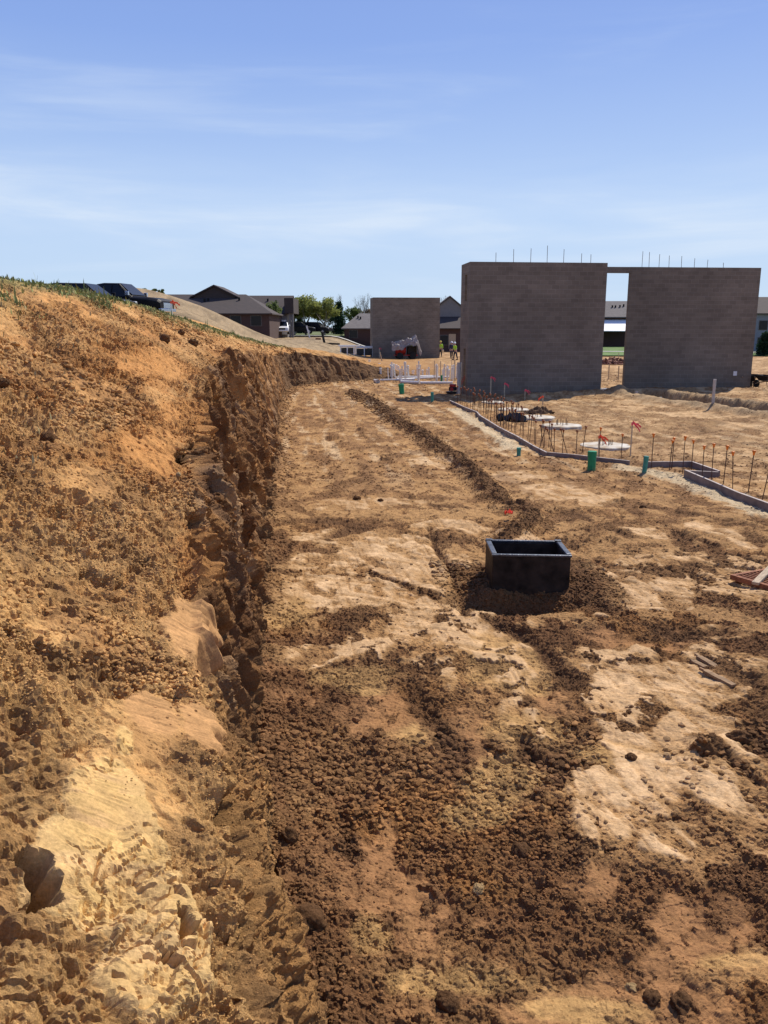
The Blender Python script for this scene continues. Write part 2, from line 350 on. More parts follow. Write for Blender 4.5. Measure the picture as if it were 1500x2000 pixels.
def ground_h(x, y, fine=True):
    d, sd, s = polyd(x, y, PATH, True)
    d = d*sd
    inb = d > 0
    hz = np.where(inb, (prof(np.maximum(d, 0), s, x, y)-.55)*S(.9, 1.7, d)+.55*S(11, 12.5, d), 0)
    far_r = (~inb)
    hz = np.where(far_r, Hfar(x, y)*S(52, 60, y), hz)
    out = inb & (d > .9)
    # masks ------------------------------------------------
    nz = fbm(x*1.3, y*1.3, 4, 3); nz2 = fbm(x*5, y*3.2, 3, 9)
    def ell(lst, soft=.22):
        r = np.zeros_like(x)
        for cx, cy, ax, ay in lst:
            q = np.sqrt(((x-cx)/ax)**2+((y-cy)/ay)**2)
            near = q < 2.2
            r = np.maximum(r, np.where(near, S(1.0+soft*.5, 1.0-soft*.5, q+nz*.45+nz2*.22), 0))
        return r
    pale = ell(PALE); core = pale; yel = ell(YEL, .6)
    st = fbm(x*.55+7, y*.42, 4, 21); st2 = fbm(x*2.1, y*1.7, 3, 25); st3 = fbm(x*.9+20, y*1.3, 4, 29)
    farp = S(9.5, 14, y)
    strk = np.clip(S(-.42, .36, st+.5*st2)*(1-.75*S(.05, .35, st3)*S(12, 16, y)), 0, 1)
    farpale = farp*(.18+.62*strk)*(.8+.2*S(4, 9, x))
    fore = np.zeros_like(x)
    for cx, cy, ax, ay in DARKZ: fore = np.maximum(fore, S(1.3, .75, np.sqrt(((x-cx)/ax)**2+((y-cy)/ay)**2)+.35*nz+.15*nz2))
    fo = 1-fore
    pale = pale*(.55+.45*S(-.45, -.1, fbm(x*2.6+y*.7, y*1.5, 4, 27)))*(.9+.1*nz2)
    midr = fo*S(13, 10, y)
    nearpale = np.maximum((1-farp)*.30*S(.1, .6, st+.3*st2), midr*.85*S(-.38, .26, st+.5*st2+.25*nz2))*(1-.75*fore)
    pale = np.maximum(pale, np.maximum(farpale, nearpale))
    dark = np.zeros_like(x); rut = np.zeros_like(x)
    for pl, wd, dp in RUTS:
        dd = polyd(x, y, pl)*(1+.35*nz2)
        brk = S(-.35, .25, st3+.3*nz2); m = S(wd*1.05, wd*.3, dd+.06*nz)*brk; dark = np.maximum(dark, m)
        rut = rut-dp*.8*S(wd*.8, 0, dd)*brk+dp*.25*brk*np.exp(-((dd-wd)/(wd*.35))**2)
    wdd = polyd(x, y, WINDROW); ww = .20+.09*nz+.04*S(25, 45, y)
    wr = np.exp(-(wdd/np.maximum(ww, .1))**2)
    dark = np.maximum(dark, S(.28, .7, wr+.15*nz2))
    # cut foot: crumbs that fell off the bank
    dfoot = -d
    foot = S(.55, .0, dfoot+.25*nz)*(y < 60)*(~inb)
    dark = np.maximum(dark, foot*.55)
    # dug soil round the catch basin
    qb = np.sqrt(((x-1.75)/.95)**2+((y-9.35)/.85)**2)+.25*nz
    pit = S(1.25, .75, qb)
    dark = np.maximum(dark, pit*.9)
    lipd, lips, _ = polyd(x, y, LIP, True)
    lipm = S(.055, .01, lipd*(1+.5*nz2))
    dark = np.maximum(dark, lipm)
    dtr = polyd(x, y, TRENCH); trn = S(1.0, .45, dtr+.15*nz); tb = np.exp(-((dtr-1.15)/.4)**2)
    dstrip = np.minimum(polyd(x, y, STRIP), polyd(x, y, STRIP2)+.08); strip = S(.5, .2, dstrip+.15*nz2)
    pale = pale*(1-dark); yel = yel*(1-dark)
    scr = pn(x*11+y*2.2, y*.55, 36)+.6*pn(x*24+y*3.0, y*.9, 37); scr2 = pn(x*3+y*6, x*.6-y*.2, 38)
    crm = fbm(x*1.7+60, y*1.25, 5, 44, .6); crm2 = fbm(x*5.5, y*4.2, 4, 46, .65)
    crk = S(.10, .24, crm+.25*crm2)*S(-.5, -.1, crm2+crm)*(1-fore*.5); crk = np.maximum(crk*(y < 60), .9*S(.42, .52, crm2)*(y < 30))
    crk = crk*(1-.88*core)
    pale = np.clip(pale*(1-.13*S(.1, .6, scr)-.15*S(.1, .5, scr2)), 0, 1)*(1-.85*crk)
    pale = np.maximum(pale, .55*S(.16, .24, -crm-.2*crm2)*(1-fore)*(1-dark)*(y < 60))
    dark = np.maximum(dark, crk*.62)
    rough = np.clip(1-.93*pale-.25*yel, 0, 1)
    pk = fore*S(.10, .30, fbm(x*1.1+80, y*.9, 4, 48))*(1-dark)*(1-pale); rough = rough*(1-.72*pk)
    rough = np.maximum(rough, strip*.7)
    h = .035*nz+.012*nz2*rough+rut
    h = h+.045*pale*(y < 14)
    h = h+wr*(.08+.05*st2)-.05*np.exp(-((wdd-.45)/.2)**2)
    h = h+foot*.09
    h = h-.055*S(.12, .0, lipd)
    mound = .9*np.exp(-((x-1.35)/.22)**2-((y-9.12)/.10)**2)+.7*np.exp(-((x-2.35)/.25)**2-((y-9.5)/.5)**2)+.5*np.exp(-((x-1.15)/.2)**2-((y-9.5)/.4)**2)
    h = h+mound*.09-.24*np.exp(-((x-1.55)/.62)**2-((y-8.80)/.30)**2)-.10*np.exp(-((x-1.0)/.2)**2-((y-9.4)/.5)**2)  # hollow in front of the box is sunk to lengthen its shadow
    h = h-.62*trn+.20*tb*(dtr < 2.5)
    wl = np.exp(-((y-38.1-.107*(x-3.9))/.5)**2)*S(3.5, 7, x)*S(12.6, 11, x)
    h = h+.28*wl*S(3, 10.5, x)+.15*np.exp(-((y-40.9)/.6)**2)*S(11.5, 13, x)
    h = h+.10*S(8, 16, x)*(y > 16)+S(13, 20, y)*S(75, 60, y)*(.035*pn(x*1.1, y*1.6, 63)+.03*pn(x*2.4+y*.30, y*.16, 61))
    if fine:
        rz = rough*(y < 70)
        for cell, dn, k, a in ((.035, .7, 1, .6), (.075, .22, 2, .5), (.16, .06, 3, .5), (.34, .02, 4, .45)):
            if cell < .05:
                m = y < 12; v = np.zeros_like(x); v[m] = lumps(x[m], y[m], cell, dn, k)
            else: v = lumps(x+.02*nz2, y, cell, dn, k)
            h = h+v*a*rz
        h = h+.010*fbm(x*14, y*14, 3, 31)*rough*(y < 30)
        m = (y < 13) & (~out); v = np.zeros_like(x); xx = x[m]+.02*nz2[m]; v[m] = .55*cells(xx, y[m], .03, 8)+.14*cells(xx, y[m], .10, 9)+.016*-S(.28, .42, pn(xx*8, y[m]*8, 33)); h = h+v*rz
        h = h+(.004*fbm(x*9, y*9, 2, 35)-.004*S(.2, .7, scr))*(1-rough)*(y < 16)
        cl = lumps(x, y, .22, .9, 7)
        h = h+cl*.55*np.maximum(S(.2, .6, wr), foot*.35+pit*.3)*(~out)
    h = h*np.where(out, .2, 1.)
    z = hz+h*S(200, 90, y)
    # colours ---------------------------------------------
    def c(r, g, b): return np.array([r, g, b], np.float32)
    e = lambda m: m[..., None]
    brown = c(.25, .12, .047); mid = c(.33, .175, .066); tan = c(.43, .25, .098); pal = c(.60, .395, .205); yl = c(.50, .30, .11); org = c(.40, .185, .052); dk = c(.125, .063, .028); grey = c(.58, .46, .28)
    col = np.zeros(x.shape+(3,), np.float32)+brown
    mixn = S(-.5, .6, st+.5*nz2)
    col = col*(1-e(mixn*.55))+mid*e(mixn*.55)
    on = S(.05, .5, fbm(x*.7+40, y*.7, 3, 41))
    col = col*(1-e(on*.45))+org*e(on*.45)
    col = col*(1-e(farp*.55))+(mid*1.15)*e(farp*.55)
    col = col*(1-e(pk*.6))+c(.34, .175, .072)*e(pk*.6)
    col = col*(1-e(yel*.8))+yl*e(yel*.8)
    tp = tan*(1-e(S(.55, 1, pale)))+pal*e(S(.55, 1, pale))
    col = col*(1-e(np.clip(pale*1.1, 0, 1)))+tp*e(np.clip(pale*1.1, 0, 1))
    col = col*(1-e(dark*.72))+dk*e(dark*.72)
    col = col*(1-e(strip*.85))+grey*e(strip*.85)
    col = col*(1-e(trn*.7))+dk*e(trn*.7)  # trench also coloured dark, for the shade on its far wall
    fst = pn(x*2.4+y*.30, y*.16, 61)+.6*pn(x*5.5+y*.5, y*.33, 62)+.5*st3; fdk = S(.12, .6, fst)*S(12, 17, y)*(1-strip)*S(70, 50, y); col = col*(1-e(fdk*.6))+c(.22, .115, .048)*e(fdk*.6)
    flt = S(.25, .7, -fst)*S(14, 20, y)*.5*(1-dark)*S(70, 50, y); col = col*(1-e(flt))+c(.64, .47, .27)*e(flt)
    tbm = np.clip(tb*(dtr < 2.5)+.0, 0, 1)*.6; col = col*(1-e(tbm))+(grey*.62)*e(tbm)
    frr = S(15, 20, y)*S(3.5, 6, x)*.5*(1-dark); col = col*(1-e(frr))+(c(.47, .305, .150)*(.62+.5*e(strk)))*e(frr)
    crumb = S(.15, .5, pn(x*23, y*17, 51))*(1-rough)*.35*(y < 20); col = col*(1-e(crumb))+mid*e(crumb)
    # open field at the far left
    fl = S(-1, -5, x)*S(50, 56, y); col = col*(1-e(fl))+(c(.33, .24, .135)*(1+.22*e(nz)+.12*e(nz2)))*(1-.35*e(S(.0, .5, st)))*e(fl)
    return z, col, np.clip(rough*.9+.15, 0, 1), rough*(~out), d, dark

# ------------------------------------------------------------ ground sheet
rows = [1.0]
while rows[-1] < 26: rows.append(rows[-1]+min(max(.0065, .00021*rows[-1]**2), .13))
while rows[-1] < 60: rows.append(rows[-1]+.14)
while rows[-1] < 4000: rows.append(rows[-1]*1.03)
ys = np.array(rows, np.float32)
NC = 900
k = np.linspace(-1, 1, NC); kk = np.sign(k)*(np.abs(k)*.56+.30*np.abs(k)**7)
kk = np.sort(np.concatenate([kk, [-6, -3, -1.6, 1.6, 3, 6]])).astype(np.float32)
X = (ys[:, None]+1.2)*kk[None, :]; Y = np.repeat(ys[:, None], X.shape[1], 1)
# sheet also reaches behind the viewer
Xb = np.repeat((np.array([[1.0+1.2]]))*kk[None, :], 3, 0); Yb = np.repeat(np.array([[-400.], [-40.], [-3.]]), X.shape[1], 1)
Xb[0] = kk*400; Xb[1] = kk*40; Xb[2] = kk*5
X = np.concatenate([Xb, X]).astype(np.float32); Y = np.concatenate([Yb, Y]).astype(np.float32)
Z, COL, RGH, DENS, DG, DARK = ground_h(X, Y)
GPTS = np.stack([X, Y, Z], -1)
ground = tag(grid_mesh('ground', GPTS, M_SOIL, COL, False, RGH), kind='structure')
def gz(x, y):
    a = ground_h(np.array([x], np.float32), np.array([y], np.float32), False)[0]
    return float(a[0])

# ------------------------------------------------------------ bank (cut earth wall and the slope above it)
ss = [Y2S(-3.5)]
while ss[-1] < S_END:
    yy = np.interp(ss[-1], CUM, PA[:, 1]); ss.append(ss[-1]+min(max(.005, .0028*abs(yy)), .14) if yy > .9 else ss[-1]+.05)
ss = np.array(ss)
bx = np.interp(ss, CUM, PA[:, 0]); by = np.interp(ss, CUM, PA[:, 1])
kern = np.ones(15)/15
tx = np.gradient(bx, ss); ty = np.gradient(by, ss)
# smooth the heading so the offsets stay even
def smo(a, wdt=.8):
    out = np.empty_like(a); ca = np.concatenate([[0], np.cumsum((a[1:]+a[:-1])/2*np.diff(ss))])
    return (np.interp(ss+wdt, ss, ca)-np.interp(ss-wdt, ss, ca))/(np.minimum(ss+wdt, ss[-1])-np.maximum(ss-wdt, ss[0]))
tx, ty = smo(tx), smo(ty); ln = np.hypot(tx, ty); nxl, nyl = -ty/ln, tx/ln
NF, NCL, NS, NB = 26, 250, 430, 50
def bank_base(ss, nxl, nyl, bx, by):
    n = len(ss); de = de_(ss)[:, None]; ze = ze_(ss)[:, None]; zr = zr_(ss)[:, None]
    foot = -.35+np.linspace(0, 1, NF, endpoint=False)[None, :]*.35+0*de
    cl = de*(np.linspace(0, 1, NCL, endpoint=False)**1.33)[None, :]
    sl_ = np.maximum((zr-ze)/.60, .3)*1.25
    slp = de+sl_*(np.linspace(0, 1, NS, endpoint=False)[None, :]**1.35)
    bk = (de+sl_)+(14-(de+sl_))*(np.linspace(0, 1, NB)**1.5)[None, :]
    d = np.concatenate([foot, cl, slp, bk], 1)
    x = bx[:, None]+nxl[:, None]*d; y = by[:, None]+nyl[:, None]*d
    s2 = np.repeat(ss[:, None], d.shape[1], 1)
    z = prof(np.maximum(d, 0), s2, x, y)
    z = np.where(d < 0, d*.5-.02, z)
    z = z-.5*S(12, 14, d)
    return d, x, y, z, s2
d, x, y, z, s2 = bank_base(ss, nxl, nyl, bx, by)
P = np.stack([x, y, z], -1)
arc = np.concatenate([np.zeros((len(ss), 1)), np.cumsum(np.sqrt(((P[:, 1:]-P[:, :-1])**2).sum(-1)), 1)], 1)
gs = np.gradient(P, axis=0); gt = np.gradient(P, axis=1)
Nn = np.cross(gs, gt); Nn /= np.maximum(np.linalg.norm(Nn, axis=-1, keepdims=True), 1e-9)
Nn = np.where(Nn[..., 2:3] < -.2, -Nn, Nn)
sgn = np.sign(Nn[:, NF+NCL+NS//2, 2])[:, None, None]; Nn = Nn*sgn
a_e = arc[:, NF+NCL][:, None]; a_f = arc[:, NF][:, None]
af = arc-a_f                                   # metres up the face from its foot
cliff = S(.05, -.06, arc-a_e+.14*pn(s2*1.5, arc*1.5, 61))*(d > -.02)
fadeh = S(0, .5, ze_(s2))
S2 = s2.astype(np.float32); AF = af.astype(np.float32)
nl = fbm(S2*.8, AF*.8, 4, 71); nm = fbm(S2*3, AF*3, 3, 77)
# marks on the bank: (s, metres above foot, half length, half height, kind)
def blob(cs, ca, rs_, ra, soft=.5, rot=0.0):
    ds = S2-cs; da = AF-ca; cr_, sr_ = math.cos(rot), math.sin(rot)
    q = np.sqrt(((ds*cr_+da*sr_)/rs_)**2+((-ds*sr_+da*cr_)/ra)**2)
    return S(1+soft*.5, 1-soft*.5, q+.28*nl+.30*nm)
BANK_SMOOTH = [(10.45, 1.12, .50, .27), (9.2, 1.37, .22, .14), (9.25, 1.10, .30, .14), (8.35, 1.58, .30, .13)]
BANK_YEL = [(8.32, 1.54, .36, .17, .25), (7.98, 1.50, .34, .22, .25), (7.62, 1.30, .30, .16, .3), (8.8, 1.52, .16, .05, .3)]
BANK_HOLE = [(7.80, 1.71, .085, .05, .26), (9.45, 2.05, .075, .20, .38), (12.45, 1.42, .22, .08, .22), (12.1, 1.26, .10, .08, .20), (8.65, .92, .34, .11, .34), (8.3, .88, .22, .05, .2), (7.68, 1.24, .06, .03, .09),
             (7.60, 1.12, .06, .03, .09), (10.0, .74, .16, .12, .24), (10.58, 1.9, .09, .06, .10), (9.6, 1.62, .12, .05, .08), (13.2, 1.75, .10, .06, .1), (11.6, 2.3, .10, .06, .08), (14.3, 1.85, .5, .07, .22), (10.9, .80, .3, .05, .12)]
BANK_ORG = [(15.0, 2.15, 1.1, .35), (11.8, 1.33, .8, .16), (16.5, 3.0, 1.6, .6), (13.4, 2.2, .8, .4)]
#@@BANKMARKS@@
wS = .07*fbm(S2*6, AF*6, 3, 141); wA = .07*fbm(S2*6+50, AF*6, 3, 143)
smooth = np.zeros_like(S2); yelb = np.zeros_like(S2); hole = np.zeros_like(S2); orb = np.zeros_like(S2)
for b in BANK_SMOOTH: smooth = np.maximum(smooth, blob(*b))
for b in BANK_YEL: yelb = np.maximum(yelb, blob(*b))
for b in BANK_ORG: orb = np.maximum(orb, blob(*b))
S2o, AFo = S2, AF; S2 = S2+wS; AF = AF+wA
for b in BANK_HOLE: hole = np.maximum(hole, b[4]*blob(*b[:4], .7))
S2, AF = S2o, AFo
rub = np.clip(1-.95*np.maximum(smooth, yelb*(.62+.35*S(-.1, .2, pn(S2*2.4, AF*2.6, 171)))), 0, 1)
rub = np.clip(np.maximum(rub, 4*hole), 0, 1)*S(.0, .15, d+.3)
pack = 1-.60*S(.0, .35, fbm(S2*.7+11, AF*.9, 3, 181))*S(.9, 1.3, af)*S(-.12, -.30, a_e-arc); rub = rub*pack
near = (by < 16)[:, None] & (d < 5)
D = .055*nl
D = D+smooth*(.006*pn(S2*30, AF*2.5, 161)+.004*pn(S2*70, AF*5, 162))
# clefts and buttresses running down the face
col1 = pn(S2*2.6+.8*pn(S2*1.2, AF*1.1, 81), AF*.45, 83); col2 = pn(S2*7+1.0*pn(S2*2, AF*2, 85), AF*1.1, 87); col3 = pn(S2*.9, AF*.2, 89)
farc = S(3.5, 6.5, s2-Y2S(0))
rub = rub*(1-.1*cliff*farc)
farf = S(Y2S(30.), Y2S(18.), s2)
D = D+cliff*fadeh*(.5+.5*farf)*(.14*col3*(.3+.7*farc)+.06*col1*(1-farc)+.05*col2
     +farc*(.30*(.5-np.abs(pn(S2*.95+.5*pn(S2*.6, AF*.8, 82), AF*.16, 83))*1.6)+.17*(.5-np.abs(pn(S2*2.3+.5*pn(S2*1.3, AF*1.2, 84), AF*.35, 86))*1.8)+.07*(.5-np.abs(col2)*2)+.035*pn(S2*13+.5*nm, AF*1.7, 88)))
D = D+rub*(.030*nm)
L1 = np.zeros_like(S2); L2 = np.zeros_like(S2)
L1[near] = lumps(S2[near], AF[near], .04, .7, 11)
L2[near] = lumps(S2[near], AF[near], .085, .5, 12)
mm = d < 7
L3 = np.zeros_like(S2); L4 = np.zeros_like(S2)
L3[mm] = lumps(S2[mm]+.03*nm[mm], AF[mm], .17, .38, 13); L4[mm] = lumps(S2[mm]+.06*nm[mm], AF[mm], .36, .20, 14)
wcl = np.clip(.6+.5*nl, .15, 1.2)
D = D+rub*wcl*(.65*L1+.6*L2+.30*L3+.10*L4)*(1-.75*cliff*farc)
CE = np.zeros_like(S2)
wx = S2+.03*nm; wy_ = AF+.03*pn(S2*6, AF*6, 97)
CE[near] = .75*cells(wx[near], wy_[near], .026, 21)+.55*cells(wx[near], wy_[near], .075, 22)-.045
c3 = cells(wx, wy_, .24, 23); c4_ = cells(S2*.8+.1*nl, AF*1.1+.08*nm, .6, 24)
D = D+rub*np.clip(.55+.9*fbm(S2*1.1, AF*1.1, 2, 99), .08, 1.3)*(CE+.10*(c3-.12)*mm+.05*(c4_-.3)*mm)*(1-.6*cliff*farc)
D = D-rub*near*(.035*S(.28, .42, pn(S2*7.5, AF*7.5, 111))+.018*S(.25, .4, pn(S2*17, AF*17, 113)))
D = D-rub*mm*.035*S(.30, .45, pn(S2*2.6, AF*3.2, 115))
D = D+.012*rub*fbm(S2*17, AF*17, 3, 91)*(by < 20)[:, None]
ck1 = np.abs(pn(S2*7+.6*nm, AF*11+.5*nm, 93)); ck2 = np.abs(pn(S2*16+.8*nm, AF*24, 95)); cm1 = S(-.05, .35, pn(S2*3.1, AF*3.7, 96))
fl_ = S(-.02, .30, pn(S2*2.2+5, AF*2.0+3, 98))
D = D-yelb*(.026*S(.09, .0, ck1)*cm1+.012*S(.10, .0, ck2)*cm1)+yelb*fl_*(.6*cells(S2+.02*nm, AF+.02*nm, .05, 31)+.28*cells(S2, AF+.03*nm, .13, 32))
D = D-hole
D = D*S(14, 10, d)*np.where(d > 6, .4, 1)
P = P+Nn*D[..., None]
P[..., 2] -= .25*S(.15, -.3, d)*1.0*(d < .15)*0
cb = lambda r, g, b: np.array([r, g, b], np.float32)
E = lambda m: np.asarray(m)[..., None].astype(np.float32)
st = fbm(S2*.5+3, AF*1.4, 3, 101); st2b = pn(S2*6, AF*.8, 103)
upr = S(.9, 2.4, d)*S(8, 12, s2-Y2S(0))
colb = np.zeros(S2.shape+(3,), np.float32)+cb(.52, .305, .122)*(1+.16*E(upr))
q = S(-.4, .5, st); colb = colb*(1-E(q*.6))+cb(.64, .42, .19)*E(q*.6)
q = S(.0, .5, fbm(S2*1.3, AF*1.3, 3, 105)); colb = colb*(1-E(q*.40))+cb(.42, .185, .055)*E(q*.40)
nearh = S(9, 3, s2-Y2S(0))
colb = colb*(1-E(nearh*.5))+cb(.66, .445, .19)*E(nearh*.5)
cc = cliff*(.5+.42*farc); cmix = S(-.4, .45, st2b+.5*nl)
ccol = cb(.120, .055, .024)*(1-E(cmix))+cb(.36, .195, .076)*E(cmix)  # face colour darkened to strengthen the shade on it
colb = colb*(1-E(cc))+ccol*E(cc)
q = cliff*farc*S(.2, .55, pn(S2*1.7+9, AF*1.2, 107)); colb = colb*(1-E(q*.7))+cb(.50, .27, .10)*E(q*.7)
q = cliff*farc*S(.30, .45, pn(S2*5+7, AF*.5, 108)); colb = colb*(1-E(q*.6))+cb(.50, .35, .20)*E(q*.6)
q = cliff*farc*S(.18, .42, pn(S2*3.3+3, AF*.35, 110)); colb = colb*(1-E(q*.6))+cb(.075, .036, .018)*E(q*.6)  # dark streaks painted as the shade of clefts
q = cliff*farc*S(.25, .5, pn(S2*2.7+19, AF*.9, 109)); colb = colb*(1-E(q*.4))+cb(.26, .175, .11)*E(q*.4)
colb = colb*(1-E(smooth*.9))+cb(.46, .28, .13)*(1+.16*E(pn(S2*24, AF*2, 163))+.10*E(nm))*E(smooth*.9)
yelc = np.clip(yelb*(.80+.5*nm+.3*nl)-.55*yelb*S(.15, .45, pn(S2*9, AF*2.5, 151)+.5*pn(S2*20, AF*9, 152)), 0, 1)
colb = colb*(1-E(yelc*.9))+(cb(.54, .345, .125)*(1+.12*E(nm)))*E(yelc*.9)
dkp = S(.05, .5, fbm(S2*1.7+31, AF*1.9, 3, 131))*(1-yelb)*(1-smooth)*(d < 5); colb = colb*(1-E(dkp*.4))+cb(.22, .12, .055)*E(dkp*.4)
endw = S(Y2S(38.), Y2S(43.), s2)*cliff; colb = colb*(1-E(endw*.75))+(cb(.15, .10, .06)*(1+.5*E(col2)))*E(endw*.75)  # end wall painted darker for the shade on its sun-averted side
colb = colb*np.where(E(yelb) > .5, 1, np.array([.97, .87, .76], np.float32))
colb = colb*(1-E(orb*.75))+cb(.52, .245, .075)*E(orb*.75)
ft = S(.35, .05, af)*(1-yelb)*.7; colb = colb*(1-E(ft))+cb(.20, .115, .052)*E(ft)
hole_shade = np.clip(hole*4, 0, 1)*.75; colb = colb*(1-E(hole_shade))+cb(.15, .085, .04)*E(hole_shade)  # holes painted darker to stand in for the shade inside
# turf cover on top of the bank
ridge_d = np.maximum((zr_(s2)-ze_(s2))/.60, .3)
turf = S(-.2, .35, (d-de_(s2))/ridge_d-(.88-.24*S(Y2S(10.), Y2S(18.), s2))+.25*nl)*(s2 < Y2S(46.))
colb = colb*(1-E(turf*.8))+cb(.20, .195, .07)*E(turf*.8)
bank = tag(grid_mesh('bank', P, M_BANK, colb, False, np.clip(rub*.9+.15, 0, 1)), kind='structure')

# ------------------------------------------------------------ loose dirt clods (uncountable)
def ico(sub):
    import bmesh
    bm = bmesh.new(); bmesh.ops.create_icosphere(bm, subdivisions=sub, radius=1)
    v = np.array([q.co[:] for q in bm.verts], np.float32); f = np.array([[q.index for q in fc.verts] for fc in bm.faces], np.int32); bm.free(); return v, f
ICO1 = ico(1); ICO2 = ico(2); ICO4 = ico(4)
def clods(name, pts, cols, size, m, seed, sub=1, flat=.7, up=.10):
    r = np.random.RandomState(seed); V, F = ICO1 if sub == 1 else ICO2
    n = len(pts); nv = len(V)
    var = []
    for i in range(24):
        q = V*(1+.30*(r.rand(nv, 1)-.5)*(2 if sub == 1 else 1.1)+.18*np.sin(V[:, [i % 3]]*3+i)); var.append(q)
    var = np.array(var)[r.randint(0, 24, n)]
    sc_ = size[:, None]*(.75+.5*r.rand(n, 3)); sc_[:, 2] *= flat
    a = r.rand(n)*6.283; b = (r.rand(n)-.5)*.9
    v = var*sc_[:, None, :]
    ca, sa = np.cos(a)[:, None], np.sin(a)[:, None]; cb_, sb = np.cos(b)[:, None], np.sin(b)[:, None]
    xx, yy, zz = v[..., 0], v[..., 1], v[..., 2]
    yy, zz = yy*cb_-zz*sb, yy*sb+zz*cb_
    xx, yy = xx*ca-yy*sa, xx*sa+yy*ca
    v = np.stack([xx, yy, zz], -1)+pts[:, None, :]; v[..., 2] += (size*up)[:, None]
    f = (F[None]+(np.arange(n)*nv)[:, None, None]).reshape(-1, 3)
    me = bpy.data.meshes.new(name); me.vertices.add(n*nv); me.vertices.foreach_set('co', v.reshape(-1).astype(np.float32))
    me.loops.add(f.size); me.loops.foreach_set('vertex_index', f.reshape(-1).astype(np.int32))
    me.polygons.add(len(f)); me.polygons.foreach_set('loop_start', (np.arange(len(f))*3).astype(np.int32)); me.update(calc_edges=True)
    at = me.color_attributes.new('soil', 'FLOAT_COLOR', 'POINT')
    cc = cols*(.62+.55*r.rand(n, 1)**1.3); c4 = np.ones((n, nv, 4), np.float32); c4[..., :3] = cc[:, None, :]; at.data.foreach_set('color', c4.reshape(-1))
    me.polygons.foreach_set('use_smooth', np.zeros(len(f), bool)); me.materials.append(m); o = bpy.data.objects.new(name, me); C.objects.link(o)
    return o
def pick(Pg, wgt, n, seed):
    r = np.random.RandomState(seed)
    e1 = np.linalg.norm(np.diff(Pg, axis=0), axis=-1)[:, :-1]; e2 = np.linalg.norm(np.diff(Pg, axis=1), axis=-1)[:-1]
    wt = (e1*e2*wgt[:-1, :-1]).reshape(-1); cw = np.cumsum(wt.astype(np.float64)); idx = np.searchsorted(cw, r.rand(n)*cw[-1])
    i, j = idx//(Pg.shape[1]-1), idx % (Pg.shape[1]-1)
    a, b = r.rand(n, 1), r.rand(n, 1)
    p = Pg[i, j]*(1-a)*(1-b)+Pg[i+1, j]*a*(1-b)+Pg[i, j+1]*(1-a)*b+Pg[i+1, j+1]*a*b
    return p, i, j
def sizes(n, lo, hi, seed, pw=4.2):
    return (lo+(hi-lo)*np.random.RandomState(seed).rand(n)**pw).astype(np.float32)
inview = (np.abs(X) < .62*Y+1.5) & (DG < 0)
gs_ = []
for (y0, y1, n, lo, hi, sd) in ((2.2, 5.0, 14000, .0035, .030, 1), (5, 9, 14000, .005, .024, 2), (8, 18, 9000, .008, .032, 3), (16, 50, 5000, .015, .05, 4)):
    wg = (DENS**(1.5 if y0 < 5 else 2.6)+.012+.6*DARK)*inview*S(y0-.2, y0+.25*y0, Y)*S(y1*1.25, y1*.8, Y)*(X < 20)/np.maximum(Y, 1)**1.5
    p, i, j = pick(GPTS, wg, n, sd); gs_.append((p, COL[i, j], sizes(n, lo, hi, sd)))
wdd = polyd(X, Y, WINDROW); wg = np.exp(-(wdd/.30)**2)*(Y < 60)*inview/np.maximum(Y, 3)**.5
p, i, j = pick(GPTS, wg, 5500, 9); gs_.append((p, COL[i, j]*.9, sizes(5500, .015, .085, 9, 2.4)))
bxm = ((np.abs(X-1.7) < 1.1) & (np.abs(Y-9.4) < .9) & ~((X > 1.22) & (X < 2.22) & (Y > 9.12) & (Y < 9.98)))*1.0; p, i, j = pick(GPTS, bxm, 1300, 10); gs_.append((p, COL[i, j]*.9, sizes(1300, .01, .055, 10, 2.5)))
footm = S(.7, .0, -DG)*(DG < 0)*(Y < 50)*inview/np.maximum(Y, 2); p, i, j = pick(GPTS, footm, 3500, 12); gs_.append((p, COL[i, j], sizes(3500, .008, .05, 12, 2.6)))
gp_, gc_, gz_ = [np.concatenate(q) for q in zip(*gs_)]
tag(clods('dirt_clods', gp_, gc_, gz_, M_CLOD, 5), kind='stuff')
bv = (d < 5.5) & (d > -.1) & (P[..., 0] > -.56*P[..., 1]-.5)
Yb_ = P[..., 1]
bs_ = []
for (y0, y1, n, lo, hi, sd) in ((1.3, 4.5, 16000, .003, .020, 21), (4, 9, 14000, .008, .035, 22), (8, 20, 13000, .012, .055, 23), (18, 46, 5000, .02, .08, 24)):
    wg = bv*(rub**1.5+.03+.35*yelb*S(.0, .3, pn(S2*3.5, AF*3.5, 153)))*(1-.75*cliff)*(Yb_ > y0)*(Yb_ < y1)/np.maximum(Yb_, 1)*np.clip(.5+nl, .05, 1.5)
    p, i, j = pick(P, wg, n, sd); bs_.append((p, colb[i, j], sizes(n, lo, hi, sd)))
bp_, bc_, bz_ = [np.concatenate(q) for q in zip(*bs_)]
tag(clods('bank_clods', bp_, bc_, bz_, M_CLOD, 6), kind='stuff')
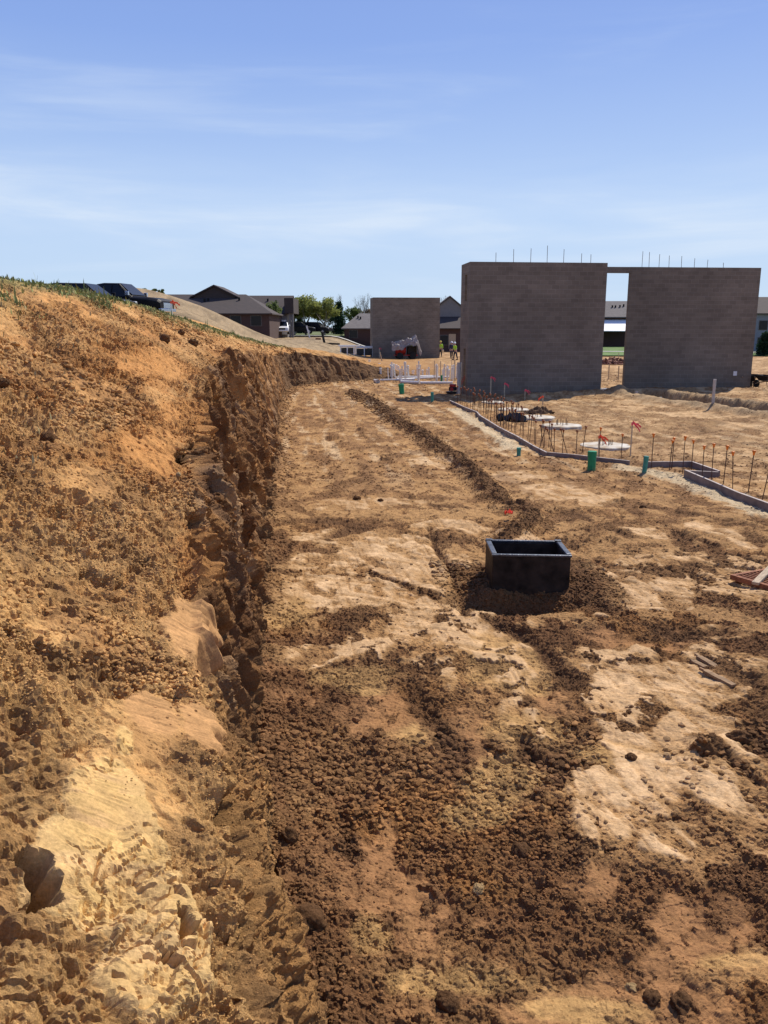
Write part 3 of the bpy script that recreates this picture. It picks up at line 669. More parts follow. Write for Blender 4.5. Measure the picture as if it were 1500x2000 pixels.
#@@OBJECTS@@
# ============================================================ materials of the objects
def block_mat():
    m = bpy.data.materials.new('concrete_block'); m.use_nodes = True; t = m.node_tree; n = t.nodes; l = t.links; b = n['Principled BSDF']
    b.inputs['Roughness'].default_value = .92; b.inputs['Specular IOR Level'].default_value = .15
    c = n.new('ShaderNodeTexCoord'); sp = n.new('ShaderNodeSeparateXYZ'); l.new(c.outputs['Object'], sp.inputs[0])
    ad = n.new('ShaderNodeMath'); ad.operation = 'ADD'; l.new(sp.outputs[0], ad.inputs[0]); l.new(sp.outputs[1], ad.inputs[1])
    cb2 = n.new('ShaderNodeCombineXYZ'); l.new(ad.outputs[0], cb2.inputs[0]); l.new(sp.outputs[2], cb2.inputs[1])
    br = n.new('ShaderNodeTexBrick'); br.inputs['Scale'].default_value = 1; br.inputs['Brick Width'].default_value = .41; br.inputs['Row Height'].default_value = .203
    br.inputs['Mortar Size'].default_value = .010; br.inputs['Mortar Smooth'].default_value = .3
    br.inputs['Color1'].default_value = (.205, .170, .132, 1); br.inputs['Color2'].default_value = (.165, .137, .107, 1); br.inputs['Mortar'].default_value = (.245, .205, .165, 1)
    l.new(cb2.outputs[0], br.inputs['Vector'])
    mp_ = n.new('ShaderNodeMapping'); mp_.inputs['Scale'].default_value = (.8, .8, 3.0); l.new(c.outputs['Object'], mp_.inputs[0])
    no = n.new('ShaderNodeTexNoise'); no.inputs['Scale'].default_value = 1.2; no.inputs['Detail'].default_value = 6; l.new(mp_.outputs[0], no.inputs['Vector'])
    mr = n.new('ShaderNodeMapRange'); mr.inputs[1].default_value = .3; mr.inputs[2].default_value = .7; mr.inputs[3].default_value = .88; mr.inputs[4].default_value = 1.1; l.new(no.outputs[0], mr.inputs[0])
    n2 = n.new('ShaderNodeTexNoise'); n2.inputs['Scale'].default_value = .5; n2.inputs['Detail'].default_value = 3; l.new(c.outputs['Object'], n2.inputs['Vector'])
    mr2 = n.new('ShaderNodeMapRange'); mr2.inputs[1].default_value = .35; mr2.inputs[2].default_value = .65; mr2.inputs[3].default_value = .88; mr2.inputs[4].default_value = 1.1; l.new(n2.outputs[0], mr2.inputs[0])
    mu = n.new('ShaderNodeMath'); mu.operation = 'MULTIPLY'; l.new(mr.outputs[0], mu.inputs[0]); l.new(mr2.outputs[0], mu.inputs[1])
    vm = n.new('ShaderNodeVectorMath'); vm.operation = 'SCALE'; l.new(br.outputs['Color'], vm.inputs[0]); l.new(mu.outputs[0], vm.inputs['Scale'])
    l.new(vm.outputs[0], b.inputs['Base Color'])
    bp = n.new('ShaderNodeBump'); bp.inputs['Strength'].default_value = .5; bp.inputs['Distance'].default_value = .01; bp.invert = True
    l.new(br.outputs['Fac'], bp.inputs['Height']); l.new(bp.outputs[0], b.inputs['Normal'])
    return m
M_BLOCK = block_mat()
def brick_mat(name, c1, c2, mo, bw=.22, rh=.075):
    m = bpy.data.materials.new(name); m.use_nodes = True; t = m.node_tree; n = t.nodes; l = t.links; b = n['Principled BSDF']; b.inputs['Roughness'].default_value = .9
    c = n.new('ShaderNodeTexCoord'); sp = n.new('ShaderNodeSeparateXYZ'); l.new(c.outputs['Object'], sp.inputs[0])
    ad = n.new('ShaderNodeMath'); ad.operation = 'ADD'; l.new(sp.outputs[0], ad.inputs[0]); l.new(sp.outputs[1], ad.inputs[1])
    cb2 = n.new('ShaderNodeCombineXYZ'); l.new(ad.outputs[0], cb2.inputs[0]); l.new(sp.outputs[2], cb2.inputs[1])
    br = n.new('ShaderNodeTexBrick'); br.inputs['Scale'].default_value = 1; br.inputs['Brick Width'].default_value = bw; br.inputs['Row Height'].default_value = rh; br.inputs['Mortar Size'].default_value = .006
    br.inputs['Color1'].default_value = (*c1, 1); br.inputs['Color2'].default_value = (*c2, 1); br.inputs['Mortar'].default_value = (*mo, 1)
    l.new(cb2.outputs[0], br.inputs['Vector']); l.new(br.outputs['Color'], b.inputs['Base Color']); return m
M_BRICK = brick_mat('red_brick', (.075, .034, .026), (.055, .026, .02), (.07, .05, .042))
M_SHINGLE = brick_mat('brown_shingles', (.060, .042, .035), (.045, .033, .028), (.032, .025, .022), .3, .14)
M_SHINGLE_G = brick_mat('grey_shingles', (.16, .14, .125), (.12, .105, .095), (.09, .08, .07), .3, .14)
M_SIDING = mat('grey_siding', (.20, .185, .175), .8, .08, 3)
M_SIDING_B = mat('blue_grey_siding', (.20, .21, .24), .8, .08, 3)
M_WHITE = mat('white_paint', (.74, .73, .70), .5, .06, 6)
M_PVC = mat('white_plastic_pipe', (.72, .68, .60), .45, .10, 9)
M_PVCG = mat('grey_plastic_pipe', (.46, .42, .36), .55, .15, 9)
M_GREEN = mat('green_plastic', (.015, .24, .10), .45, .2, 12)
M_TEAL = mat('teal_plastic', (.05, .26, .20), .5, .2, 12)
M_GLASSD = mat('dark_glass', (.012, .014, .016), .25, .1, 2, spec=.25)
M_BLACKM = mat('black_steel', (.010, .009, .009), .55, .5, 7, .25, 30, spec=.25, col2=(.022, .018, .016))
M_RIM = mat('worn_steel_edge', (.095, .105, .12), .42, .4, 14, .2, 40, metal=.6, spec=.6)
M_RUSTIN = mat('rusty_inside', (.045, .022, .012), .8, .5, 9, .3, 30)
M_RUST = mat('rusty_steel', (.26, .10, .045), .8, .4, 20, .4, 60)
M_REBAR = mat('rebar_steel', (.085, .045, .03), .75, .4, 30)
M_ORANGE = mat('orange_plastic', (.75, .20, .02), .45, .25, 20)
M_PINK = mat('pink_ribbon', (.85, .10, .13), .6, .15, 20)
M_ORIB = mat('orange_ribbon', (.85, .12, .05), .6, .15, 20)
M_WOOD = mat('weathered_wood', (.42, .32, .21), .85, .3, 5, .3, 40, stretch=(2, 14, 14))
M_WOODD = mat('muddy_wood', (.27, .17, .09), .9, .4, 9, .3, 40)
M_STAKE = mat('stake_wood', (.50, .40, .26), .85, .25, 9)
M_FORM = mat('form_board', (.20, .155, .135), .8, .3, 4, .2, 30)
M_FORMT = mat('form_board_top', (.42, .36, .31), .8, .2, 6)
M_CONC = mat('fresh_concrete', (.36, .26, .15), .85, .08, 3.2, .3, 40, col2=(.56, .52, .43))
M_TYRE = mat('tyre_rubber', (.02, .02, .02), .85, .2, 10)
M_CARB = mat('black_car_paint', (.008, .008, .009), .5, .2, 3, spec=.15)
M_CARW = mat('white_car_paint', (.75, .75, .74), .25, .05, 3, spec=.6)
M_CARD = mat('dark_car_paint', (.010, .010, .012), .5, .2, 3, spec=.15)
M_CHROME = mat('chrome', (.6, .6, .62), .2, .05, 3, metal=1)
M_LAMP = mat('headlight_glass', (.6, .6, .58), .15, .1, 9, spec=.7)
M_PLATE = mat('rim_metal', (.35, .35, .36), .35, .1, 9, metal=.7)
M_REDM = mat('red_machine_paint', (.38, .03, .025), .45, .3, 9)
M_TARP = mat('clear_plastic_sheet', (.27, .225, .19), .55, .25, 6, .5, 12, spec=.5)
M_BLACKP = mat('black_plastic_sheet', (.03, .028, .027), .4, .3, 9, .4, 20)
M_BARK = mat('bark', (.12, .09, .065), .9, .3, 12, .4, 30)
M_BARKL = mat('pale_bark', (.32, .28, .24), .9, .2, 12)

def dirty(m, lo, hi, amt=.8, col=(.24, .135, .06)):      # mud splashed up from the ground
    t = m.node_tree; n = t.nodes; l = t.links; b = n['Principled BSDF']; src = b.inputs['Base Color'].links[0].from_socket
    c = n.new('ShaderNodeTexCoord'); sp = n.new('ShaderNodeSeparateXYZ'); l.new(c.outputs['Object'], sp.inputs[0]); no = n.new('ShaderNodeTexNoise'); no.inputs['Scale'].default_value = 3.5/max(hi-lo, .1); no.inputs['Detail'].default_value = 7; l.new(c.outputs['Object'], no.inputs['Vector'])
    k_ = n.new('ShaderNodeMath'); k_.operation = 'MULTIPLY_ADD'; l.new(no.outputs[0], k_.inputs[0]); k_.inputs[1].default_value = -(hi-lo)*1.6; l.new(sp.outputs[2], k_.inputs[2])
    mr = n.new('ShaderNodeMapRange'); l.new(k_.outputs[0], mr.inputs[0]); mr.inputs[1].default_value = lo-(hi-lo)*.4; mr.inputs[2].default_value = lo-(hi-lo)*1.0; mr.inputs[3].default_value = 0; mr.inputs[4].default_value = amt
    mx_ = n.new('ShaderNodeMixRGB'); l.new(mr.outputs[0], mx_.inputs[0]); l.new(src, mx_.inputs[1]); mx_.inputs[2].default_value = (*col, 1); l.new(mx_.outputs[0], b.inputs['Base Color'])
dirty(M_BLOCK, -.1, .7, .6); dirty(M_GREEN, -.05, .22, .8); dirty(M_TEAL, -.05, .2, .8); dirty(M_PVCG, -.05, .3, .8); dirty(M_FORM, -.1, .12, .7)
M_BOX = mat('black_box_steel', (.013, .010, .008), .6, .5, 7, .25, 30, spec=.15, col2=(.028, .020, .015)); dirty(M_BOX, -.05, .22, .55, (.10, .055, .028))
# ============================================================ setting beyond the dig
def drape(name, x0, x1, y0, y1, nx, ny, dz, m, skew=0.0):
    xs = np.linspace(x0, x1, nx); ys_ = np.linspace(y0, y1, ny); XX, YY = np.meshgrid(xs, ys_); YY = YY+skew*(XX-x0)
    ZZ = Hfar(XX, YY)*S(52, 60, YY)+dz
    return tag(grid_mesh(name, np.stack([XX, YY, ZZ], -1).astype(np.float32), m), kind='structure')
M_LAWN = mat('lawn_grass', (.085, .135, .03), .95, .35, .8, .5, 20, col2=(.12, .19, .045))
M_DRYG = mat('dry_grass', (.12, .14, .045), .95, .3, .6, .5, 20)
M_PATH = mat('concrete_path', (.52, .49, .43), .9, .1, 2)
M_ASPH = mat('asphalt', (.055, .055, .055), .9, .2, 4)
drape('lawn', 16, 160, 97, 260, 60, 60, .16, M_LAWN)
drape('lawn', -60, 15.5, 128, 260, 60, 60, .16, M_DRYG)
drape('sidewalk', 18, 120, 116, 118.6, 60, 4, .20, M_PATH, -.22)
drape('road', -58, -1, 124.5, 127.5, 50, 4, .19, M_PATH, .0)

def wallbox(mb, p0, p1, th, z0, z1):
    dx, dy = p1[0]-p0[0], p1[1]-p0[1]; ln = math.hypot(dx, dy)
    M = Matrix.Translation((p0[0], p0[1], 0)) @ Matrix.Rotation(math.atan2(dy, dx), 4, 'Z')
    mb.box(0, ln, 0, th, z0, z1, M); return mb

# ---- tall block walls
sh = empty('block_building', (3.95, 39.2, 0), 0, 'tall unfinished grey block walls with a doorway gap bridged by a lintel', 'building')
def rel(p, o=(3.95, 39.2)): return (p[0]-o[0], p[1]-o[1])
A0 = (0, 0); A1 = rel((10.46, 39.9)); u_ = Vector((A1[0], A1[1])).normalized(); nrm = Vector((-u_.y, u_.x))
wallbox(MB(), A0, A1, .2, -.4, 6.08).build('front_wall', M_BLOCK, sh)
mb = MB()
def side(a, b, z0, z1):
    p = nrm*a; q = nrm*b
    wallbox(mb, (p.x+.0, p.y), (q.x, q.y), -.2, z0, z1)
side(.203, .55, -.4, 6.077); side(.55, 1.05, -.4, .35); side(.55, 1.05, 2.15, 4.35); side(.55, 1.05, 5.55, 6.077); side(1.05, 1.95, -.4, 6.077)
mb.build('return_wall', M_BLOCK, sh)
mb = MB(); p = Vector(A1)+nrm*.203-u_*0; q = Vector(A1)+nrm*2.2
wallbox(mb, (p.x, p.y), (q.x, q.y), .2, -.4, 6.077); mb.build('return_wall', M_BLOCK, sh)
B0 = rel((12.18, 42.1)); B1 = rel((18.9, 42.7))
wallbox(MB(), B0, B1, .2, -.4, 6.06).build('rear_wall', M_BLOCK, sh)
ub = (Vector(B1)-Vector(B0)).normalized()
mb = MB(); L0 = Vector(B0)-ub*1.75; wallbox(mb, (L0.x, L0.y), (B0[0]-.003, B0[1]), .2, 5.77, 6.057); mb.build('lintel', M_BLOCK, sh)
mb = MB(); nb_ = Vector((-ub.y, ub.x)); p = Vector(B1)+nb_*.203; q = p+nb_*3.0; wallbox(mb, (p.x, p.y), (q.x, q.y), .2, -.4, 6.055); mb.build('return_wall', M_BLOCK, sh)
for u, h in ((968, .42), (1003, .58), (1037, .62), (1070, .75), (1103, .6), (1139, .42), (1158, .38)):
    x_, z_ = wy(u, 512, 39.5); MB().tube([(x_-3.95, .42+(x_-3.95-.3)*.107-.3, 6.0), (x_-3.95+rnd.uniform(-.01, .01), .42+(x_-3.95-.3)*.107-.3, 6.08+h)], .012, 5).build('rebar', M_REBAR, sh)
for u, h in ((1251, .75), (1265, .72), (1285, .62), (1305, .56), (1330, .54), (1356, .44), (1382, .38), (1415, .24)):
    x_, z_ = wy(u, 520, 42.5); lx = x_-3.95; ly = B0[1]+(lx-B0[0])*.089+.1; MB().tube([(lx, ly, 6.0), (lx+rnd.uniform(-.02, .02), ly, 6.06+h)], .012, 5).build('rebar', M_REBAR, sh)
x_, z_ = wy(1437, 730, 42.5)
MB().box(x_-3.95-.09, x_-3.95+.09, B0[1]+(x_-3.95-B0[0])*.089-.05, B0[1]+(x_-3.95-B0[0])*.089-.002, z_-.1, z_+.12).build('junction_box', M_WHITE, sh)
fw = empty('block_building', (-1.2, 92, 0), 0, 'smaller windowless grey block wall standing far off behind the workers', 'building')
wallbox(MB(), (0, 0), (7.35, .6), .2, -.4, 6.5).build('front_wall', M_BLOCK, fw)
mb = MB(); wallbox(mb, (-.02, .203), (-.35, 2.6), -.2, -.4, 6.495); mb.build('return_wall', M_BLOCK, fw)
mb = MB(); wallbox(mb, (7.33, .81), (7.1, 3.2), .2, -.4, 6.495); mb.build('return_wall', M_BLOCK, fw)

# ---- houses
def house(x0, x1, y0, y1, zb, ze, zr, wm, rm, label, hip=(0, 0), group=None, windows=(), doors=(), garage=(), vents=(), rx=None, chimney=None):
    h = empty('house', ((x0+x1)/2, y0, zb), 0, label, 'house', group); ox, oy, oz = (x0+x1)/2, y0, zb
    a, b, dpt = x0-ox, x1-ox, y1-y0
    zE, zR = ze-oz, zr-oz; o = .45
    mb = MB().box(a, b, 0, dpt, -1.2, zE-.02)
    r0 = a-o+hip[0]; r1 = b+o-hip[1]; ym = dpt/2
    if hip[0] == 0: mb.poly([(a+.01, 0, zE-.02), (a+.01, dpt, zE-.02), (a+.01, ym, zR-.15)])
    if hip[1] == 0: mb.poly([(b-.01, 0, zE-.02), (b-.01, dpt, zE-.02), (b-.01, ym, zR-.15)])
    mb.build('wall', wm, h)
    mb = MB(); sl = .14; drop = o*(zR-zE)/(ym)
    e = zE-drop*.0
    v = [(a-o, -o, e), (b+o, -o, e), (b+o, dpt+o, e), (a-o, dpt+o, e), (r0, ym, zR), (r1, ym, zR)]
    vb = [(p[0], p[1], p[2]-sl) for p in v]
    k = 0; mb.v += v+vb; mb.f += [(0, 1, 5, 4), (2, 3, 4, 5), (0, 4, 3), (1, 2, 5), (6, 7, 11, 10), (8, 9, 10, 11), (6, 10, 9), (7, 8, 11), (0, 1, 7, 6), (1, 2, 8, 7), (2, 3, 9, 8), (3, 0, 6, 9)]
    rf = mb.build('roof', rm, h)
    for vx in vents:
        t = .55+.1*rnd.random(); MB().box(vx-ox-.12, vx-ox+.12, ym*t-.1, ym*t+.1, e+(zR-e)*t*.9, e+(zR-e)*t+.45).build('vent', M_CARB, rf)
    for wx, wz, ww, wh in windows:
        f = MB().box(wx-ox-ww/2-.07, wx-ox+ww/2+.07, -.05, -.004, wz-oz-.07, wz-oz+wh+.07).build('window', M_SHINGLE_G, h)
        MB().box(wx-ox-ww/2, wx-ox+ww/2, -.075, -.052, wz-oz, wz-oz+wh).build('pane', M_GLASSD, f)
    for wx, wz, ww, wh in garage: MB().box(wx-ox-ww/2, wx-ox+ww/2, -.06, -.004, wz-oz, wz-oz+wh).build('garage_door', M_WHITE if not group else M_SIDING_B, h)
    for wx, wz, ww, wh in doors: MB().box(wx-ox-ww/2, wx-ox+ww/2, -.06, -.004, wz-oz, wz-oz+wh).build('door', M_WOOD, h)
    return h, (ox, oy, oz)
X = lambda u, y: wy(u, 620, y)[0]
Zv = lambda v, y: wy(750, v, y)[1]
# A: brick house beyond the grassy slope
hA, oA = house(X(225, 108), X(526, 108), 108, 121, 2.5, Zv(612, 108), Zv(575, 114.5), M_BRICK, M_SHINGLE, 'low brick house with brown hipped roof and a raised gable, beyond the grassy slope', hip=(0, 4.4),
   windows=((X(460, 108), 3.6, 1.3, 1.2), (X(500, 108), 3.6, 1.3, 1.2), (X(395, 108), 3.6, 1.3, 1.2)), vents=(X(402, 112), X(408, 112), X(468, 112)))
px0, px1, pxm = X(383, 114)-oA[0], X(463, 114)-oA[0], X(423, 114)-oA[0]; zt = Zv(559, 113)-oA[2]; zl = Zv(578, 113)-oA[2]
mb = MB().prism([(px0, zl-1.2), (px1, zl-1.2), (px1, zl), (pxm, zt-.05), (px0, zl)], 5.2, 12); mb.build('gable', M_SHINGLE, hA)
mb = MB().prism([(px0-.5, zl-.28), (pxm, zt), (px1+.5, zl-.28), (px1+.5, zl-.12), (pxm, zt+.2), (px0-.5, zl-.12)], 4.9, 12.2); mb.build('roof', M_SHINGLE, hA)
# B: two-storey house behind it
hB, oB = house(X(455, 123), X(561, 123), 123, 134, 2.4, Zv(612, 123), Zv(577, 128), M_SIDING, M_SHINGLE, 'tall grey house with dark roof and pale corner posts behind the brick house', vents=(X(486, 126), X(492, 126), X(523, 126), X(540, 126)),
   garage=((X(546, 123), 2.4, 2.0, 2.1),), windows=((X(530, 123), 4.6, .9, .7),))
for u in (566, 571): MB().box(X(u, 121)-oB[0]-.14, X(u, 121)-oB[0]+.14, -1.9, -1.6, -.5, Zv(612, 121)-oB[2]).build('post', M_SIDING, hB)
MB().box(X(556, 121)-oB[0], X(574, 121)-oB[0], -2.2, 5, Zv(612, 121)-oB[2], Zv(583, 123)-oB[2]).build('porch_roof', M_SHINGLE, hB)
# C: low house left of the far block wall
hC, oC = house(X(672, 130), X(790, 130), 130, 141, 1.2, Zv(641, 130), Zv(612, 135), M_BRICK, M_SHINGLE_G, 'low house with tan roof beside the left edge of the far block wall', hip=(2.6, 0), vents=(X(699, 133), X(704, 133)),
   windows=((X(690, 130), 1.9, 1.2, 1.1),), garage=())
# D: gabled house between the two block walls
hD, oD = house(X(835, 120), X(925, 120), 120, 131, .3, Zv(641, 120), Zv(611, 125), M_BRICK, M_SHINGLE, 'brown gabled house seen between the far wall and the tall walls', vents=(),
   windows=((X(868, 120), 1.0, 1.1, 1.3),), doors=((X(884, 120), .4, 1.0, 2.1),))
a_, b_, m_ = X(853, 125)-oD[0], X(900, 125)-oD[0], X(877, 125)-oD[0]
MB().prism([(a_, Zv(640, 125)-oD[2]), (b_, Zv(640, 125)-oD[2]), (b_, Zv(600, 125)-oD[2]), (m_, Zv(581, 125)-oD[2]), (a_, Zv(600, 125)-oD[2])], 4, 9).build('gable', M_SIDING, hD)
MB().prism([(a_-.3, Zv(602, 125)-oD[2]), (m_, Zv(580, 125)-oD[2]), (b_+.3, Zv(602, 125)-oD[2]), (b_+.3, Zv(600, 125)-oD[2]), (m_, Zv(578, 125)-oD[2]), (a_-.3, Zv(600, 125)-oD[2])], 3.7, 9.2).build('roof', M_SHINGLE_G, hD)
# E: house seen through the gap
hE, oE = house(X(1085, 150), X(1420, 150), 150, 162, .3, Zv(619, 150), Zv(588, 156), M_BRICK, M_SHINGLE_G, 'house with grey roof and white siding tilted to the sun seen through the doorway gap', vents=tuple(X(u, 154) for u in (1193, 1199, 1208, 1216)))
za_, zb2 = Zv(646, 146.6)-oE[2], Zv(624.5, 150)-oE[2]; mb = MB().prism([(0, za_), (3.4, zb2), (3.4, zb2-.12), (0, za_-.12)], X(1100, 150)-oE[0], X(1226, 150)-oE[0], Matrix(((0, 1, 0, 0), (1, 0, 0, -3.41), (0, 0, 1, 0), (0, 0, 0, 1)))); mb.build('tilted_white_siding', M_WHITE, hE)  # white siding reshaped as a slope so the sun brightens it
# F: house past the right end of the walls
hF, oF = house(X(1475, 118), X(1640, 118), 118, 130, .2, Zv(612, 118), Zv(580, 124), M_SIDING_B, M_SHINGLE, 'blue grey house with dark roof past the right end of the tall walls',
   windows=((X(1492, 118), 3.1, 1.1, 1.2), (X(1492, 118), .8, 1.1, 1.2)), garage=())

# ---- trees
def leaf_mesh(name, cen, n, spread, size, m, seed, parent, flat=.75):
    r = np.random.RandomState(seed); cen = np.array(cen, np.float32); k = r.randint(0, len(cen), n)
    p = cen[k]+r.randn(n, 3).astype(np.float32)*np.array([spread, spread, spread*flat])
    a = r.randn(n, 3); a /= np.linalg.norm(a, axis=1)[:, None]; b = np.cross(a, r.randn(n, 3)); b /= np.linalg.norm(b, axis=1)[:, None]
    s_ = size*(.5+r.rand(n, 1)); v = np.stack([p-a*s_, p-b*s_*.6, p+a*s_, p+b*s_*.6], 1).reshape(-1, 3).astype(np.float32)
    me = bpy.data.meshes.new(name); me.vertices.add(4*n); me.vertices.foreach_set('co', v.reshape(-1)); me.loops.add(4*n); me.loops.foreach_set('vertex_index', np.arange(4*n, dtype=np.int32))
    me.polygons.add(n); me.polygons.foreach_set('loop_start', (np.arange(n)*4).astype(np.int32)); me.update(calc_edges=True); me.materials.append(m)
    o = bpy.data.objects.new(name, me); C.objects.link(o); o.parent = parent; return o
def leafmat(name, c, c2, tr=.45):
    m = mat(name, c, .75, .25, 2.2, col2=c2); t = m.node_tree; b = t.nodes['Principled BSDF']; tl = t.nodes.new('ShaderNodeBsdfTranslucent'); mx_ = t.nodes.new('ShaderNodeMixShader'); mx_.inputs[0].default_value = tr
    t.links.new(b.inputs['Base Color'].links[0].from_socket, tl.inputs[0]); t.links.new(b.outputs[0], mx_.inputs[1]); t.links.new(tl.outputs[0], mx_.inputs[2])
    ou = [q for q in t.nodes if q.type == 'OUTPUT_MATERIAL'][0]; t.links.new(mx_.outputs[0], ou.inputs[0])
    return m
M_LSPR = leafmat('spring_leaves', (.22, .25, .06), (.32, .34, .10)); M_LDRK = leafmat('evergreen_needles', (.012, .032, .014), (.02, .05, .02)); M_LMID = leafmat('green_leaves', (.10, .14, .04), (.15, .19, .06)); M_LBRN = leafmat('reddish_buds', (.14, .09, .05), (.18, .12, .06))
def tree(x, y, z, h, wd, kind, label, seed, group=None, name='tree'):
    t = empty(name, (x, y, z), 0, label, 'tree' if name != 'shrub' else 'shrub', group); r = random.Random(seed)
    tr = MB(); bark = M_BARKL if kind == 'spring' else M_BARK; ends = []
    if kind == 'evergreen':
        tr.tube([(0, 0, -.3), (0, 0, h*.5), (0, 0, h*.97)], [h*.022+.03, h*.014, .01], 6)
        for i in range(46):
            f = i/46; zz = h*(.06+.92*f); rad = wd*.5*(1-f)**.75+.08
            for j in range(4):
                a = r.random()*6.28; q = rad*(.55+.5*r.random()); e_ = (math.cos(a)*q, math.sin(a)*q, zz-.1*q); ends.append(e_); ends.append((e_[0]*.55, e_[1]*.55, zz))
                if j == 0: tr.tube([(0, 0, zz), e_], [.03, .008], 4, False)
        tr.build('trunk', bark, t); leaf_mesh('crown', ends, 5200, wd*.055+.04, .10+h*.006, M_LDRK, seed, t)
    else:
        th = h*(.30 if kind != 'bush' else .1); rt = h*.02+.03
        tr.tube([(0, 0, -.3), (r.uniform(-.05, .05), 0, th*.6), (0, r.uniform(-.05, .05), th)], [rt*1.25, rt, rt*.9], 7)
        def br(p, dr, ln, rad, dep):
            q = p+dr*ln*.5+Vector((r.uniform(-.1, .1), r.uniform(-.1, .1), r.uniform(0, .1)))*ln*.5; e_ = q+dr*ln*.5+Vector((r.uniform(-.15, .15), r.uniform(-.15, .15), .05))*ln*.6
            tr.tube([p, q, e_], [rad, rad*.75, rad*.45], 5 if rad > .03 else 3, False)
            if dep == 0: ends.append(tuple(e_)); ends.append(tuple(q)); return
            for i in range(r.randint(2, 4) if kind != 'bare' else r.randint(3, 4)):
                d2 = (dr+Vector((r.uniform(-.8, .8)*wd/h*1.5, r.uniform(-.8, .8)*wd/h*1.5, r.uniform(-.1, .55)))).normalized()
                br(e_ if r.random() < .6 else q, d2, ln*.68, rad*.5, dep-1)
        for i in range(6):
            a = i*1.05+r.random(); br(Vector((0, 0, th*(.75+.05*i))), Vector((math.cos(a)*wd/h*.9, math.sin(a)*wd/h*.9, .85 if i else 1.3)).normalized(), h*.27, rt*.55, 3 if kind == 'bare' else 2)
        k = h/max(e_[2] for e_ in ends)*.96; kw = wd*.5/max(max(abs(e_[0]) for e_ in ends), .1)*.92
        sc_ = lambda p: (p[0]*(kw if p[2] > th else 1), p[1]*(kw if p[2] > th else 1), p[2] if p[2] < th else th+(p[2]-th)*(h*.96-th)/(h*.96/k*1.0-th+1e-6) if True else 0)
        tr.v = [sc_(p) for p in tr.v]; ends2 = [sc_(p) for p in ends]
        tr.build('trunk', bark, t)
        lm = {'spring': M_LSPR, 'mid': M_LMID, 'bush': M_LMID, 'brown': M_LBRN, 'dark': M_LDRK}.get(kind)
        if lm: leaf_mesh('crown', ends2, {'spring': 7500, 'bush': 1500, 'mid': 3600, 'brown': 1600, 'dark': 3800}[kind], wd*.065, .07+h*.011, lm, seed, t)
        elif kind == 'bare': leaf_mesh('crown', ends2, 500, wd*.04, .05, M_LBRN, seed, t)
    return t
def gh(x, y): return float(Hfar(np.array(x, float), np.array(y, float)))
def T(u, v0, v1, y, wpx, kind, label, seed, group=None, name='tree', zb=None):
    x_ = wy(u, v1, y)[0]; zt_ = wy(u, v0, y)[1]; z0 = gh(x_, y) if zb is None else zb
    return tree(x_, y, z0, zt_-z0, wpx*y/1600*1.03, kind, label, seed, group, name)
T(598, 579, 652, 134, 60, 'spring', 'leafy yellow green tree, the wider of the two beside the dark evergreen', 1, name='deciduous_tree')
T(634, 584, 652, 133, 48, 'spring', 'slimmer yellow green tree touching the dark evergreen', 2, name='deciduous_tree')
T(578, 592, 650, 146, 22, 'dark', 'dark narrow tree behind the left side of the yellow green trees', 3, name='deciduous_tree')
T(662, 590, 655, 144, 32, 'evergreen', 'dark dense evergreen right of the yellow green trees', 4, name='evergreen_tree')
T(586, 587, 640, 150, 13, 'evergreen', 'small dark evergreen spire poking up left of the yellow green trees', 5, name='evergreen_tree')
T(531, 589, 648, 117, 38, 'mid', 'small round green tree in front of the grey house', 6, name='deciduous_tree')
T(711, 568, 655, 175, 44, 'bare', 'tall bare tree rising above the low house roof', 7, name='bare_tree')
T(655, 573, 655, 185, 34, 'bare', 'thin bare tree showing above the dark evergreen', 8, name='bare_tree')
T(866, 574, 650, 170, 26, 'bare', 'bare tree peeking out right of the far block wall', 9, name='bare_tree')
T(690, 598, 655, 178, 34, 'mid', 'green tree crown just left of the bare tree behind the low house', 10, name='deciduous_tree')
T(722, 601, 655, 180, 34, 'brown', 'budding reddish tree behind the low house roof', 11, name='deciduous_tree')
T(640, 604, 655, 190, 60, 'dark', 'dark tree mass filling in behind the two yellow green trees', 12, name='deciduous_tree')
T(1226, 588, 655, 185, 22, 'brown', 'reddish tree top behind the roof seen through the doorway gap', 13, name='deciduous_tree')
T(1492, 650, 694, 99, 30, 'evergreen', 'dark round shrub on the lawn at the right end of the tall walls', 14, name='shrub')
T(283, 562, 575, 82, 9, 'bush', 'lone small dark bush on the brown mound behind the pickup', 15, name='shrub')
T(302, 563, 577, 80, 10, 'bush', 'left one of two touching bushes on the brown mound', 16, name='shrub')
T(315, 564, 580, 80, 11, 'bush', 'right one of two touching bushes on the brown mound', 17, name='shrub')
T(1560, 600, 680, 150, 60, 'mid', 'green tree beyond the right edge behind the blue grey house', 18, name='deciduous_tree')

